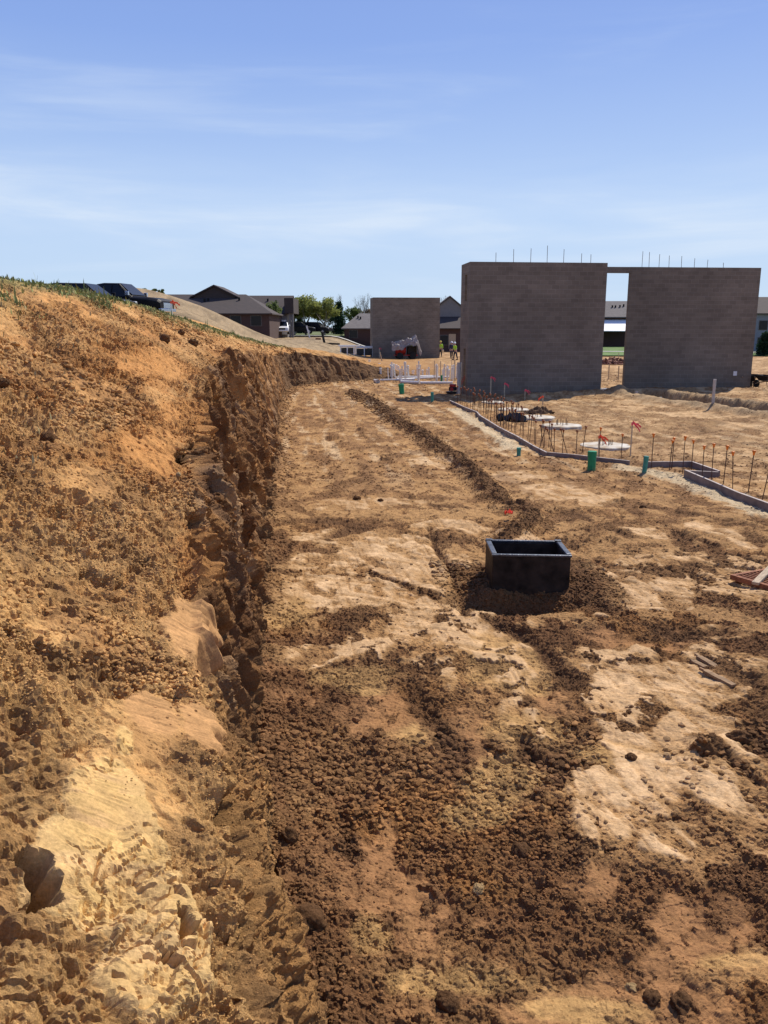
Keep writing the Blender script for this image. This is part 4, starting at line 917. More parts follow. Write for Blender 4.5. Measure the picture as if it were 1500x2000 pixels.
# ---- vehicles
def vehicle(kind, loc, rz, paint, label, cat, name):
    t = empty(name, loc, R(rz), label, cat)
    if kind == 'pickup': st_ = [(-2.9, .92, .45, .95, 1.12, .90), (-2.85, .98, .42, 1.08, 1.22, .93), (-.95, .98, .35, 1.10, 1.24, .93), (-.9, .98, .35, 1.12, 1.25, .93), (-.72, .98, .35, 1.15, 1.86, .72), (-.3, .98, .35, 1.15, 1.92, .72), (.6, .98, .35, 1.15, 1.90, .72), (1.35, .98, .35, 1.12, 1.24, .86), (2.3, .97, .38, 1.02, 1.17, .84), (2.75, .93, .42, .95, 1.08, .80), (2.9, .86, .5, .85, .98, .75)]
    else: st_ = [(-2.35, .86, .45, .9, 1.05, .75), (-2.3, .92, .38, 1.0, 1.3, .78), (-2.0, .94, .35, 1.05, 1.72, .68), (-1.2, .94, .33, 1.05, 1.80, .68), (.3, .94, .33, 1.03, 1.76, .68), (1.15, .94, .33, 1.0, 1.12, .80), (2.0, .92, .36, .92, 1.0, .78), (2.3, .86, .42, .85, .9, .7), (2.4, .78, .5, .75, .8, .66)]
    mb = MB()
    for x_, w_, zb, zm, zt_, tw in st_:
        mb.v += [(x_, -w_*.9, zb), (x_, -w_, zb+.2), (x_, -w_, zm), (x_, -tw, zt_-.04), (x_, -tw*.85, zt_), (x_, tw*.85, zt_), (x_, tw, zt_-.04), (x_, w_, zm), (x_, w_, zb+.2), (x_, w_*.9, zb)]
    n = 10
    for i in range(len(st_)-1):
        for j in range(n): a0 = i*n+j; a1 = i*n+(j+1) % n; mb.f.append((a0, a1, a1+n, a0+n))
    mb.f.append(tuple(range(n))); mb.f.append(tuple(range((len(st_)-1)*n, len(st_)*n)))
    body = mb.build('body', paint, t, bevel=.03)
    if kind == 'pickup': wsx = (.6, 1.35, 1.88, 1.26); sw = [(-.70, .22), (.28, 1.2)]; zt0, zt1, tw, wb = 1.80, 1.20, .74, .965; wheels = (1.85, -1.85); wr = .40; fx = 2.9
    else: wsx = (.3, 1.12, 1.74, 1.12); sw = [(-1.75, -.62), (-.55, .95)]; zt0, zt1, tw, wb = 1.66, 1.10, .70, .93; wheels = (1.45, -1.45); wr = .35; fx = 2.38
    a, b, z1_, z0_ = wsx
    MB().poly([(a+.03, -.62, z1_+.01), (a+.03, .62, z1_+.01), (b-.02, .78, z0_+.04), (b-.02, -.78, z0_+.04)]).build('windshield', M_GLASSD, t).modifiers.new('thickness', 'SOLIDIFY').thickness = .012
    for s in (-1, 1):
        for k_, (xa, xb) in enumerate(sw):
            xt = min(xb, a-.02) if k_ == 1 else xb
            xl = xa+.06 if (k_ == 0) else xa
            MB().poly([(xa, s*(wb+.012), zt1), (xb if k_ == 0 else min(b-.22, xb), s*(wb+.012), zt1), (xt, s*(tw+.02), zt0), (xl, s*(tw+.02), zt0)]).build('side_window', M_GLASSD, t).modifiers.new('thickness', 'SOLIDIFY').thickness = .012
        MB().box(b-.25, b-.05, s*(wb+.05)-.06+s*.06, s*(wb+.05)+.06+s*.06, zt1+.05, zt1+.27).build('mirror', paint if kind != 'pickup' else M_CHROME, t, bevel=.02)
        MB().box(fx-.22, fx-.02, s*.62-.15, s*.62+.15, .72, .92).build('headlight', M_LAMP, t, bevel=.03)
        for wx in wheels:
            w_ = MB(); w_.tube([(wx, s*.72, wr), (wx, s*.74, wr), (wx, s*.95, wr), (wx, s*.97, wr)], [wr*.9, wr, wr, wr*.9], 20); wo_ = w_.build('wheel', M_TYRE, t)
            MB().tube([(wx, s*.96, wr), (wx, s*.985, wr)], [wr*.6, wr*.5], 12).build('rim', M_PLATE, wo_)
    MB().box(fx-.06, fx+.02, -.45, .45, .62, .90).build('grille', M_CHROME if kind == 'pickup' else M_TYRE, t, bevel=.01)
    MB().box(fx-.12, fx+.10, -.88, .88, .42, .60).build('bumper', M_CHROME if kind == 'pickup' else paint, t, bevel=.03)
    return t
vehicle('pickup', (-14.35, 45.3, wy(240, 553, 45)[1]-1.92), -10, M_CARB, 'black pickup with chrome front parked on top of the bank, bonnet to the right', 'pickup', 'pickup_truck')
vehicle('suv', (-15.0, 42.6, wy(160, 552, 42.6)[1]-1.82), -8, M_CARD, 'dark car partly in front of the black pickup, mostly hidden by the bank', 'car', 'parked_car')
def far_car(u, v, y, paint, rz, label): x_, z_ = wy(u, v, y); return vehicle('suv', (x_, y, max(z_, gh(x_, y)+.02)), rz, paint, label, 'car', 'parked_car')
far_car(552, 653, 120, M_CARW, -84, 'white car facing the site in front of the grey house')
far_car(530, 653, 121, M_CARD, -80, 'dark car parked left of the white car by the brick house wall')
far_car(586, 652, 128, M_CARB, 0, 'black car parked under the wider yellow green tree')
far_car(618, 652, 129, M_CARD, -20, 'dark car behind the leaning white post under the slimmer tree')
x_, z_ = wy(605, 656, 118)
tag(MB().box(-.09, .09, -.04, .04, -.3, 1.75).build('leaning_post', M_WHITE), 'white post leaning left in front of the yellow green trees', 'post').location = (x_, 118, gh(x_, 118))
bpy.data.objects['leaning_post'].rotation_euler = (0, R(-14), 0)

# ---- people
M_SKIN = mat('skin', (.45, .26, .18), .6, .1, 9); M_VEST = mat('lime_vest', (.42, .72, .04), .7, .12, 9); M_TROU = mat('dark_trousers', (.035, .04, .055), .85, .25, 9); M_BOOT = mat('brown_boots', (.09, .055, .03), .8, .2, 9)
M_HHY = mat('yellow_hard_hat', (.75, .55, .08), .35, .08, 9); M_HHW = mat('white_hard_hat', (.8, .8, .78), .35, .05, 9); M_NAVY = mat('navy_shirt', (.03, .035, .06), .85, .2, 9); M_TAPE = mat('reflective_tape', (.6, .6, .55), .4, .05, 9)
def skin_obj(name, verts, edges, rad, m, parent, sub=1):
    me = bpy.data.meshes.new(name); me.from_pydata(verts, edges, []); o = bpy.data.objects.new(name, me); C.objects.link(o)
    sk = o.modifiers.new('skin', 'SKIN'); sk.use_smooth_shade = True
    for i, r_ in enumerate(rad):
        d_ = me.skin_vertices[0].data[i]; d_.radius = (r_, r_) if not isinstance(r_, tuple) else r_; d_.use_root = (i == 0)
    su = o.modifiers.new('sub', 'SUBSURF'); su.levels = su.render_levels = sub
    me.materials.append(m); o.parent = parent; return o
def person(x_, y_, rz, label, vest, hat, arms, stride=.0, lean=0.0):
    t = empty('person', (x_, y_, gz(x_, y_)), R(rz), label, 'person')
    V = [(0, 0, .95), (0, lean*.3, 1.14), (0, lean*.7, 1.34), (0, lean, 1.48), (0, lean+.02, 1.57), (0, lean+.03, 1.67), (0, lean+.03, 1.74)]
    E_ = [(0, 1), (1, 2), (2, 3), (3, 4), (4, 5), (5, 6)]; Rr = [(.15, .11), (.13, .10), (.16, .11), .06, .07, .088, .06]
    V.append((0, lean+.135, 1.635)); E_.append((5, 7)); Rr.append(.018)     # nose
    for s in (-1, 1): V.append((s*.095, lean+.02, 1.645)); E_.append((5, len(V)-1)); Rr.append(.014)   # ears
    for s in (-1, 1):
        k0 = len(V); st_ = stride*s
        V += [(s*.10, 0, .88), (s*.12, st_*.5+.03, .50), (s*.12, st_-.02, .10), (s*.13, st_+.15, .04)]; E_ += [(0, k0), (k0, k0+1), (k0+1, k0+2), (k0+2, k0+3)]; Rr += [.095, .062, .042, .035]
    hands = []
    for s, (el_, wr_) in zip((-1, 1), arms):
        k0 = len(V); V += [(s*.19, lean, 1.42), el_, wr_]; E_ += [(2, k0), (k0, k0+1), (k0+1, k0+2)]; Rr += [.065, .046, .032]
        dr = (Vector(wr_)-Vector(el_)).normalized(); pl = Vector(wr_)+dr*.07; V.append(tuple(pl)); E_.append((k0+2, k0+3)); Rr.append((.038, .020)); hands.append(pl)
        sdv = dr.cross(Vector((0, 0, 1))) if abs(dr.z) < .9 else Vector((0, 1, 0)); sdv.normalize(); cu = dr.cross(sdv)
        for q, ln_ in zip((-1.5, -.5, .5, 1.5), (.062, .075, .07, .055)):
            a = pl+sdv*q*.019+dr*.03; b = a+dr*ln_*.5; c_ = b+dr*ln_*.3+cu*ln_*.35; k1 = len(V); V += [tuple(a), tuple(b), tuple(c_)]; E_ += [(k0+3, k1), (k1, k1+1), (k1+1, k1+2)]; Rr += [.009, .009, .008]
        k1 = len(V); a = pl-dr*.02+sdv*.035; V += [tuple(a), tuple(a+sdv*.02+dr*.035)]; E_ += [(k0+3, k1), (k1, k1+1)]; Rr += [.010, .009]
    skin_obj('body', V, E_, Rr, M_SKIN, t)
    sv = [(0, 0, .93), (0, lean*.3, 1.14), (0, lean*.7, 1.34), (0, lean*.95, 1.44)]; se = [(0, 1), (1, 2), (2, 3)]; sr = [(.175, .135), (.155, .125), (.185, .135), (.10, .09)]
    for s, (el_, wr_) in zip((-1, 1), arms):
        k0 = len(sv); md = tuple(Vector(el_).lerp(Vector(wr_), .75)); sv += [(s*.195, lean, 1.42), el_, md]; se += [(2, k0), (k0, k0+1), (k0+1, k0+2)]; sr += [.082, .062, .046]
    skin_obj('shirt', sv, se, sr, vest, t)
    tv = [(0, 0, .97), (0, 0, .90)]; te = [(0, 1)]; trd = [(.165, .125), (.165, .125)]
    for s in (-1, 1):
        k0 = len(tv); st_ = stride*s; tv += [(s*.10, 0, .84), (s*.12, st_*.5+.03, .50), (s*.12, st_-.02, .13)]; te += [(1, k0), (k0, k0+1), (k0+1, k0+2)]; trd += [.11, .082, .068]
    skin_obj('trousers', tv, te, trd, M_TROU, t)
    for s in (-1, 1):
        st_ = stride*s; MB().tube([(s*.12, st_-.09, .06), (s*.12, st_+.02, .065), (s*.13, st_+.13, .05), (s*.13, st_+.20, .04)], [.045, .06, .055, .03], 8).build('boot', M_BOOT, t, smooth=True)
        MB().lathe([(0, -.012), (.012, 0), (0, .012)], (s*.034, lean+.112, 1.665), 6).build('eye', M_TYRE, t)
    MB().box(-.035, .035, lean+.108, lean+.118, 1.596, 1.606).build('mouth', M_BOOT, t)
    MB().lathe([(.155, 0), (.15, .012), (.122, .02), (.12, .06), (.095, .115), (.05, .14), (0, .145)], (0, lean+.03, 1.70), 14).build('hard_hat', hat, t, smooth=True)
    if vest is M_VEST:
        MB().lathe([(.19, 0), (.192, .05)], (0, lean*.3, 1.10), 14).build('reflective_band', M_TAPE, t).scale = (1.0, .80, 1)
    return t, hands
DN = lambda s: ((s*.25, -.02, 1.15), (s*.26, .06, .90))
FW = lambda s, z=1.15: ((s*.24, .06, 1.16), (s*.14, .30, z))
def P_at(u, v): return gp(u, v)
x_, y_ = P_at(806, 700); person(x_, y_, 75, 'worker in lime vest and yellow hard hat beside the sheet-covered mixer', M_VEST, M_HHY, (FW(-1), DN(1)), .12)
x_, y_ = P_at(860, 697.5); t_, hd = person(x_, y_, 170, 'worker in lime vest standing alone right of the far wall holding a white bucket', M_VEST, M_HHY, (DN(-1), DN(1)), .05)
bx_ = Vector((x_, y_, gz(x_, y_)))+Matrix.Rotation(R(170), 3, 'Z') @ Vector((-.27, .08, .52))
bk = empty('bucket', bx_, 0, 'white bucket hanging from the hand of a worker', 'bucket'); MB().lathe([(0, 0), (.11, 0), (.14, .27), (.145, .27), (.145, .29), (.13, .29), (.10, .01)], (0, 0, 0), 16).build('pail', M_WHITE, bk, smooth=True)
MB().tube([(-.14, 0, .27), (-.09, 0, .36), (0, 0, .40), (.09, 0, .36), (.14, 0, .27)], .006, 5).build('handle', M_CHROME, bk)
x_, y_ = P_at(881.5, 700); person(x_, y_, 200, 'worker in dark clothes and white hard hat, behind the lime-shirted one by the tall wall', M_NAVY, M_HHW, (FW(-1, 1.2), DN(1)), .1)
x_, y_ = P_at(889.5, 703); person(x_, y_, 120, 'worker in lime vest leaning forward at the corner of the tall wall', M_VEST, M_HHW, (FW(-1), FW(1, 1.0)), .16, .10)

# ---- catch basin box
cbx = empty('catch_basin_box', (1.72, 9.55, 0), 0, 'black open-topped steel box sitting in dug soil in the middle of the floor', 'steel box')
hw, hd_, zt_, th = .455, .36, .45, .045; zb = -.34
mb = MB()
mb.box(-hw, hw, -hd_, -hd_+th, zb, zt_-.03); mb.box(-hw, hw, hd_-th, hd_, zb, zt_-.03); mb.box(-hw, -hw+th, -hd_+th, hd_-th, zb, zt_-.03); mb.box(hw-th, hw, -hd_+th, hd_-th, zb, zt_-.03)
mb.build('shell', M_BOX, cbx, bevel=.008)
mb = MB(); i_ = .003
mb.box(-hw+th+.001, hw-th-.001, hd_-th-.008, hd_-th-.001, zb+.05, zt_-.17); mb.box(-hw+th+.001, -hw+th+.007, -hd_+th, hd_-th-.01, zb+.05, zt_-.17); mb.box(hw-th-.007, hw-th-.001, -hd_+th, hd_-th-.01, zb+.05, zt_-.17); mb.box(-hw+th, hw-th, -hd_+th, hd_-th, -.10, -.03)
mb.build('lining', M_RUSTIN, cbx)
mb = MB(); o_ = .012
mb.box(-hw-o_, hw+o_, -hd_-o_, -hd_+.03, zt_-.029, zt_-.001); mb.box(-hw-o_, hw+o_, hd_-.03, hd_+o_, zt_-.029, zt_-.001); mb.box(-hw-o_, -hw+.05, -hd_+.031, hd_-.031, zt_-.027, zt_+.008); mb.box(hw-.05, hw+o_, -hd_+.031, hd_-.031, zt_-.027, zt_+.008)
mb.build('rim', M_RIM, cbx, bevel=.008)
for sx in (-1, 1): MB().box(sx*(hw-.03)-.04, sx*(hw-.03)+.04, hd_-.09, hd_-.032, zt_+.009, zt_+.022).build('corner_lug', M_RIM, cbx, bevel=.005)
cbx.rotation_euler = (R(-.8), R(.8), R(-.8))

# ---- iron grate at the right edge
gx, gy = gp(1478, 1142)
gr = empty('iron_grate', (gx+.26, gy, .045), R(33), 'rusty iron grate lying on the mud at the right edge', 'grate')
mb = MB(); mb.box(-.62, .62, -.36, -.31, 0, .06); mb.box(-.62, .62, .31, .36, 0, .06); mb.box(-.62, -.57, -.31, .31, 0, .06); mb.box(.57, .62, -.31, .31, 0, .06); mb.build('frame', M_RUST, gr, bevel=.004)
mb = MB()
for i in range(13): xx = -.51+i*.085; mb.box(xx-.012, xx+.012, -.309, .309, .01, .05)
mb.build('bars', M_RUST, gr)
gr.rotation_euler = (R(1), R(3), R(33)); gr.scale = (.85, .85, 1)
pk = tag(MB().box(-.5, .5, -.04, .04, 0, .035).build('wooden_plank', M_WOOD, bevel=.004), 'pale wooden plank lying across the rusty grate', 'plank'); pk.location = (gx+.12, gy+.04, .125); pk.rotation_euler = (0, R(-2), R(52))
for (u, v, ln_, a, lb) in ((1378, 1296, .26, 118, 'shorter splintered board end in the mud, upper of two'), (1398, 1330, .34, 125, 'longer splintered board half sunk in the mud, lower of two'), (1362, 1300, .16, 125, 'small dark wood splinter beside the two board ends')):
    x_, y_ = gp(u, v); n_ = 7; mb = MB(); pr = []
    for i in range(n_): pr.append((-ln_/2+ln_*i/(n_-1), .035+.012*rnd.random() if i < n_-1 else .01))
    for (xa, wa), (xb, wb_) in zip(pr[:-1], pr[1:]): mb.box(xa, xb, -min(wa, wb_), min(wa, wb_), 0, .022+.003*rnd.random())
    o = tag(mb.build('broken_board', M_WOODD), lb, 'board', 'broken boards in the mud'); o.location = (x_, y_, gz(x_, y_)+.008); o.rotation_euler = (R(8), R(-7), R(a))

# ---- crumpled sheets, scraps
def crumple(name, w_, h_, m, seed, amp=.12, n=22, prof_=None):
    r = np.random.RandomState(seed); xs, ys_ = np.meshgrid(np.linspace(-.5, .5, n), np.linspace(-.5, .5, n)); z_ = amp*(pn(xs*5+seed, ys_*5, 3)+.6*np.abs(pn(xs*11, ys_*11+seed, 5)))
    if prof_ is not None: z_ = z_+prof_(xs, ys_)
    ed = 1+.12*pn(xs*3+seed, ys_*3, 9); P_ = np.stack([xs*w_*ed, ys_*h_*ed, z_], -1)
    o = grid_mesh(name, P_.astype(np.float32), m, smooth=False); s_ = o.modifiers.new('thickness', 'SOLIDIFY'); s_.thickness = .004; return o
x_, y_ = gp(1000, 823)
o = tag(crumple('plastic_sheet', .95, .5, M_BLACKP, 3, .22), 'heap of black plastic lying just inside the form boards', 'plastic sheet'); o.location = (x_, y_, gz(x_, y_)+.08)
x_, y_ = gp(993, 1016); o = tag(crumple('ribbon_scrap', .13, .10, M_ORIB, 8, .05, 10), 'orange ribbon scrap on the dirt ridge behind the black box', 'ribbon'); o.location = (x_, y_, gz(x_, y_)+.12)
x_, y_ = gp(1052, 806)
o = tag(crumple('dirt_heap', 1.1, .7, M_CLOD, 4, .10, 30, lambda a, b: .2*np.exp(-(a*a+b*b)*10)+.08*np.exp(-((a-.2)**2+b*b)*30)), 'small brown dirt heap between the two middle concrete pads', 'dirt heap'); o.location = (x_, y_, gz(x_, y_)-.02)
a_ = o.data.color_attributes.new('soil', 'FLOAT_COLOR', 'POINT'); a_.data.foreach_set('color', np.tile(np.array([.13, .075, .04, 1], np.float32), len(o.data.vertices)))

# ---- form boards round the slab edge
def form(pts, h_, label, t0=.045):
    o = empty('form_board', (*pts[0], gz(*pts[0])), 0, label, 'form board', 'form boards edging the slab'); ox, oy = pts[0]; oz = gz(*pts[0])
    m1, m2 = MB(), MB()
    for a, b in zip(pts[:-1], pts[1:]):
        za, zb_ = gz(*a)-oz, gz(*b)-oz; dx, dy = b[0]-a[0], b[1]-a[1]; ln_ = math.hypot(dx, dy); nx, ny = -dy/ln_*t0/2, dx/ln_*t0/2
        for mb_, lo, hi in ((m1, -.1, h_), (m2, h_+.0005, h_+.007)):
            k = len(mb_.v); q = [(a[0]-ox-nx, a[1]-oy-ny, za), (b[0]-ox-nx, b[1]-oy-ny, zb_), (b[0]-ox+nx, b[1]-oy+ny, zb_), (a[0]-ox+nx, a[1]-oy+ny, za)]
            mb_.v += [(p[0], p[1], p[2]+lo) for p in q]+[(p[0], p[1], p[2]+hi) for p in q]
            mb_.f += [(k, k+3, k+2, k+1), (k+4, k+5, k+6, k+7), (k, k+1, k+5, k+4), (k+1, k+2, k+6, k+5), (k+2, k+3, k+7, k+6), (k+3, k, k+4, k+7)]
    m1.build('board', M_FORM, o); m2.build('top_edge', M_FORMT, o)
F1 = [gp(u, v) for u, v in ((878, 786), (905, 799), (931, 812), (938, 820), (975, 841), (1010, 859), (1045, 877), (1068, 889))]
F2 = [gp(u, v) for u, v in ((1070, 889), (1120, 895), (1170, 902), (1229, 909))]
F3 = [gp(u, v) for u, v in ((1262, 912), (1350, 912))]; F4 = [gp(u, v) for u, v in ((1351, 912.5), (1404, 930))]; F5 = [gp(u, v) for u, v in ((1402, 932), (1342, 931))]; F6 = [gp(u, v) for u, v in ((1337, 931), (1380, 949), (1440, 976), (1505, 1001), (1600, 1038))]
form(F1, .10, 'long crooked form board running away beside the row of rebar stakes'); form(F2, .10, 'straight form board behind the large green pipe'); form(F3, .13, 'short form board right of the thin green pipe')
form(F4, .13, 'angled form board at the right back of the notch'); form(F5, .13, 'light-topped form board crossing the notch'); form(F6, .15, 'nearest form board leaving through the right edge')

# ---- rebar stakes with caps
def rebar_proto(capm):
    t = empty('rebar_stake', (0, 0, 0), 0, 'thin rebar stake with dull rusty cap in the long row beside the crooked form board', 'rebar stake', 'rebar stakes along the crooked form board')
    MB().tube([(0, 0, -.1), (0, 0, .62)], .009, 6).build('rod', M_REBAR, t)
    MB().lathe([(0, .615), (.016, .60), (.018, .60), (.018, .635), (.034, .65), (.036, .665), (.026, .675), (0, .678)], (0, 0, 0), 10).build('cap', capm, t, smooth=True)
    return t
M_DULL = mat('rusty_cap', (.26, .085, .035), .6, .45, 20)
rb = rebar_proto(M_DULL); rbo = rebar_proto(M_ORANGE); first = True; firsto = True
def place_rb(x_, y_, label=None, group=None, tilt=(0, 0), sc_=1.0):
    global first, firsto
    if label and 'upright' in label: o = rbo if firsto else copy_tree(rbo); firsto = False
    else: o = rb if first else copy_tree(rb); first = False
    o.location = (x_, y_, gz(x_, y_)); o.rotation_euler = (tilt[0], tilt[1], rnd.random()*6); o.scale = (1, 1, sc_)
    if label: o['label'] = label; o['group'] = group
FL = np.array(F1); cs_ = np.concatenate([[0], np.cumsum(np.hypot(*np.diff(FL, axis=0).T))])
NR = 44
for i in range(NR):
    s_ = cs_[-1]*(.01+.97*(1-(1-i/(NR-1))**1.0)); x_ = np.interp(s_, cs_, FL[:, 0])+.30+rnd.uniform(-.04, .04); y_ = np.interp(s_, cs_, FL[:, 1])+rnd.uniform(-.08, .08)
    place_rb(x_, y_, tilt=(rnd.gauss(0, .03), rnd.gauss(0, .03)), sc_=rnd.uniform(.95, 1.12))
for i in range(24):
    s_ = cs_[-1]*(.02+.6*i/23); x_ = np.interp(s_, cs_, FL[:, 0])+.95+rnd.uniform(-.1, .1); y_ = np.interp(s_, cs_, FL[:, 1])+rnd.uniform(-.2, .2)
    place_rb(x_, y_, tilt=(rnd.gauss(0, .03), rnd.gauss(0, .03)), sc_=rnd.uniform(.9, 1.1))
for (u, v, tx_, ty_) in ((1052, 880, 0, -.35), (1062, 876, 0, .40), (1083, 886, 0, .32), (1108, 888, 0, -.30), (1098, 892, 0, .02), (1125, 890, 0, -.42), (1137, 884, 0, -.1)):
    x_, y_ = gp(u, v); place_rb(x_, y_, 'capped rebar stake leaning in the crossed cluster behind the straight form board', 'crossed leaning rebar stakes', (tx_, ty_))
for (u, v, k_) in ((1170, 893, 1.1), (1213, 893, .9), (1272, 915, 1.15), (1307, 918, 1.0), (1312, 916, 1.05), (1333, 925, 1.2), (1350, 922, 1.1), (1371, 935, 1.05), (1389, 940, 1.1), (1413, 945, 1.15), (1431, 955, 1.1), (1461, 965, 1.2), (1489, 975, 1.15)):
    x_, y_ = gp(u, v); place_rb(x_, y_, 'upright capped rebar stake in the spaced row above the right-hand form boards', 'rebar stakes above the right-hand form boards', (rnd.gauss(0, .02), rnd.gauss(.04, .03)), k_)
for (u, v, k_) in ((1188, 752, 1), (1210, 752, 1), (1194, 748, 1)): pass

# ---- concrete pads
def pad(u, v, rx_, label, nb=5):
    x_, y_ = gp(u, v); r_ = rx_*y_/1600; z0 = gz(x_, y_)
    t = empty('concrete_pad', (x_, y_, z0), 0, label, 'concrete pad', 'round concrete pads'); n = 26; mb = MB(); rg = [r_*(1+.10*pn(np.array([math.cos(i*.24)*2+u]), np.array([math.sin(i*.24)*2]), 3)[0]) for i in range(n)]
    for zz, k_ in ((-.1, 1.03), (.045, 1.0), (.06, .94)):
        mb.v += [(math.cos(i/n*6.283)*rg[i]*k_, math.sin(i/n*6.283)*rg[i]*k_, zz) for i in range(n)]
    for j in range(2):
        for i in range(n): mb.f.append((j*n+i, j*n+(i+1) % n, (j+1)*n+(i+1) % n, (j+1)*n+i))
    mb.f.append(tuple(range(2*n, 3*n))); mb.build('slab', M_CONC, t)
    for i in range(nb): a = i/nb*6.28+.5; MB().tube([(math.cos(a)*.17, math.sin(a)*.17, .0), (math.cos(a)*.17, math.sin(a)*.17, .06+.12+.08*rnd.random())], .012, 5).build('anchor_bolt', M_REBAR, t)
pad(963, 788, 22, 'farthest round concrete pad, by the pink flags'); pad(1002, 801, 30, 'second farthest concrete pad, behind the black plastic heap'); pad(1048, 817, 36, 'concrete pad right beside the small brown dirt heap', 6)
pad(1097, 835, 38, 'concrete pad between the dirt heap pad and the nearest pad', 6); pad(1182, 872, 48, 'largest and nearest round concrete pad, behind the large green pipe', 7)

# ---- pipes
def pipe(u, v, vt, wpx, m, label, name='pipe_stub', cap=True, lean=(0, 0), group=None, cat='pipe', zoff=0):
    x_, y_ = gp(u, v); r_ = wpx*y_/1600/2; h_ = (v-vt)*y_/1600*1.04; t = empty(name, (x_, y_, gz(x_, y_)+zoff), 0, label, cat, group); t.rotation_euler = (lean[0], lean[1], 0)
    MB().lathe([(r_*.9, -.15), (r_*.9, h_*.80), (r_*.9, h_-.03), (0, h_-.03)], (0, 0, 0), 18).build('pipe', m, t, smooth=False)
    if cap: MB().lathe([(r_*.92, h_*.72), (r_, h_*.72), (r_, h_-.01), (r_*.93, h_), (0, h_)], (0, 0, 0), 18).build('cap', m, t)
    return t
pipe(1155, 918, 881, 18, M_GREEN, 'thick green pipe stub standing in front of the nearest concrete pad'); pipe(1258, 926, 894, 10, M_TEAL, 'thin leaning green pipe in the gap between form boards', lean=(0, R(4)))
pipe(785, 769, 750, 11, M_GREEN, 'green pipe stub in the shade at the far end of the dig', lean=(0, R(-5))); pipe(844, 786, 768, 6, M_TEAL, 'small teal pipe stub standing alone left of the form board end'); pipe(921, 767, 749, 6, M_GREEN, 'slim green pipe against the foot of the tall wall', lean=(0, R(2)))
pipe(1013, 890, 874, 9, M_TEAL, 'short teal pipe low in the mud below the crooked form board'); pipe(862, 746, 733, 5, M_GREEN, 'tiny green pipe among the white pipes')
pipe(1243, 774, 744, 6, M_PVCG, 'single grey pipe stub near the doorway gap', cap=False); pipe(1279, 780, 751, 6, M_PVCG, 'left pipe of the close pair in front of the rear wall', cap=False); pipe(1290, 782, 753, 6, M_PVCG, 'right pipe of the close pair in front of the rear wall', cap=False)
pipe(1391, 803, 758, 6, M_PVCG, 'tallest grey pipe, standing beside the dark trench', cap=True)
pipe(896, 770, 712, 9, M_PVCG, 'upright grey post with pale cap at the left foot of the tall wall', 'round_post', cat='post')
def lying(p0, p1, r_, m, label, name='drain_pipe', group=None, collar=None, cat='pipe'):
    z0, z1_ = gz(*p0)+r_, gz(*p1)+r_; t = empty(name, (p0[0], p0[1], z0), 0, label, cat, group); q = Vector((p1[0]-p0[0], p1[1]-p0[1], z1_-z0))
    MB().tube([(0, 0, 0), q], r_, 12).build('pipe', m, t, smooth=False)
    for f in (collar or (0.0, .97)): MB().tube([q*f, q*(f+.03)], r_*1.25, 12).build('coupling', m, t)
lying(gp(1138, 765), gp(1200, 767), .07, M_PVC, 'white pipe with thick end lying at the foot of the tall wall', collar=(.0, .55, .6, .65, .7, .75, .8, .85, .9, .95))
lying(gp(703, 727), gp(738, 748), .11, M_PVC, 'white pipe running down toward the end of the cut'); lying(gp(783, 749.5), gp(819, 750.5), .09, M_PVC, 'long white pipe lying left of centre behind the green stub'); lying(gp(821, 751), gp(884, 751.5), .08, M_PVC, 'longest white pipe lying toward the grey post')
NPV = 60; pv = None
rnd2 = random.Random(3)
for i in range(NPV):
    u = rnd2.uniform(714, 892); v = rnd2.uniform(724, 747)
    if u < 740: v = rnd2.uniform(720, 730)
    x_, y_ = gp(u, v)
    if pv is None:
        pv = empty('pipe_riser', (x_, y_, 0), 0, 'upright white pipe riser in the crowded cluster at the end of the dig', 'pipe', 'white pipe risers'); MB().tube([(0, 0, -.1), (0, 0, 1.0)], .05, 10).build('pipe', M_PVC, pv); MB().lathe([(.058, .90), (.062, .90), (.062, 1.0), (.05, 1.015), (0, 1.015)], (0, 0, 0), 10).build('cap', M_PVC, pv); o = pv
    else: o = copy_tree(pv)
    o.location = (x_, y_, gz(x_, y_)); o.rotation_euler = (rnd2.gauss(0, .04), rnd2.gauss(0, .05), rnd2.random()*6); k_ = rnd2.uniform(.7, 1.15); w_ = rnd2.choice((.7, .8, 1, 1.3)); o.scale = (w_, w_, k_ if u > 740 else .8*k_)
hp = None
for i in range(20):
    u = rnd2.uniform(735, 860); v = rnd2.uniform(730, 746); x_, y_ = gp(u, v)
    if hp is None: hp = empty('drain_branch', (0, 0, 0), 0, 'short white pipe lying flat among the pipe risers', 'pipe', 'flat white pipes among the risers'); MB().tube([(-.9, 0, .06), (.9, 0, .06)], .06, 10).build('pipe', M_PVC, hp); MB().tube([(.88, 0, .06), (1.0, 0, .06)], .075, 10).build('coupling', M_PVC, hp); o = hp
    else: o = copy_tree(hp)
    o.location = (x_, y_, gz(x_, y_)+.04); o.rotation_euler = (0, rnd2.gauss(0, .03), rnd2.uniform(-.6, .6)); o.scale = (rnd2.uniform(.6, 1.3), 1, 1)

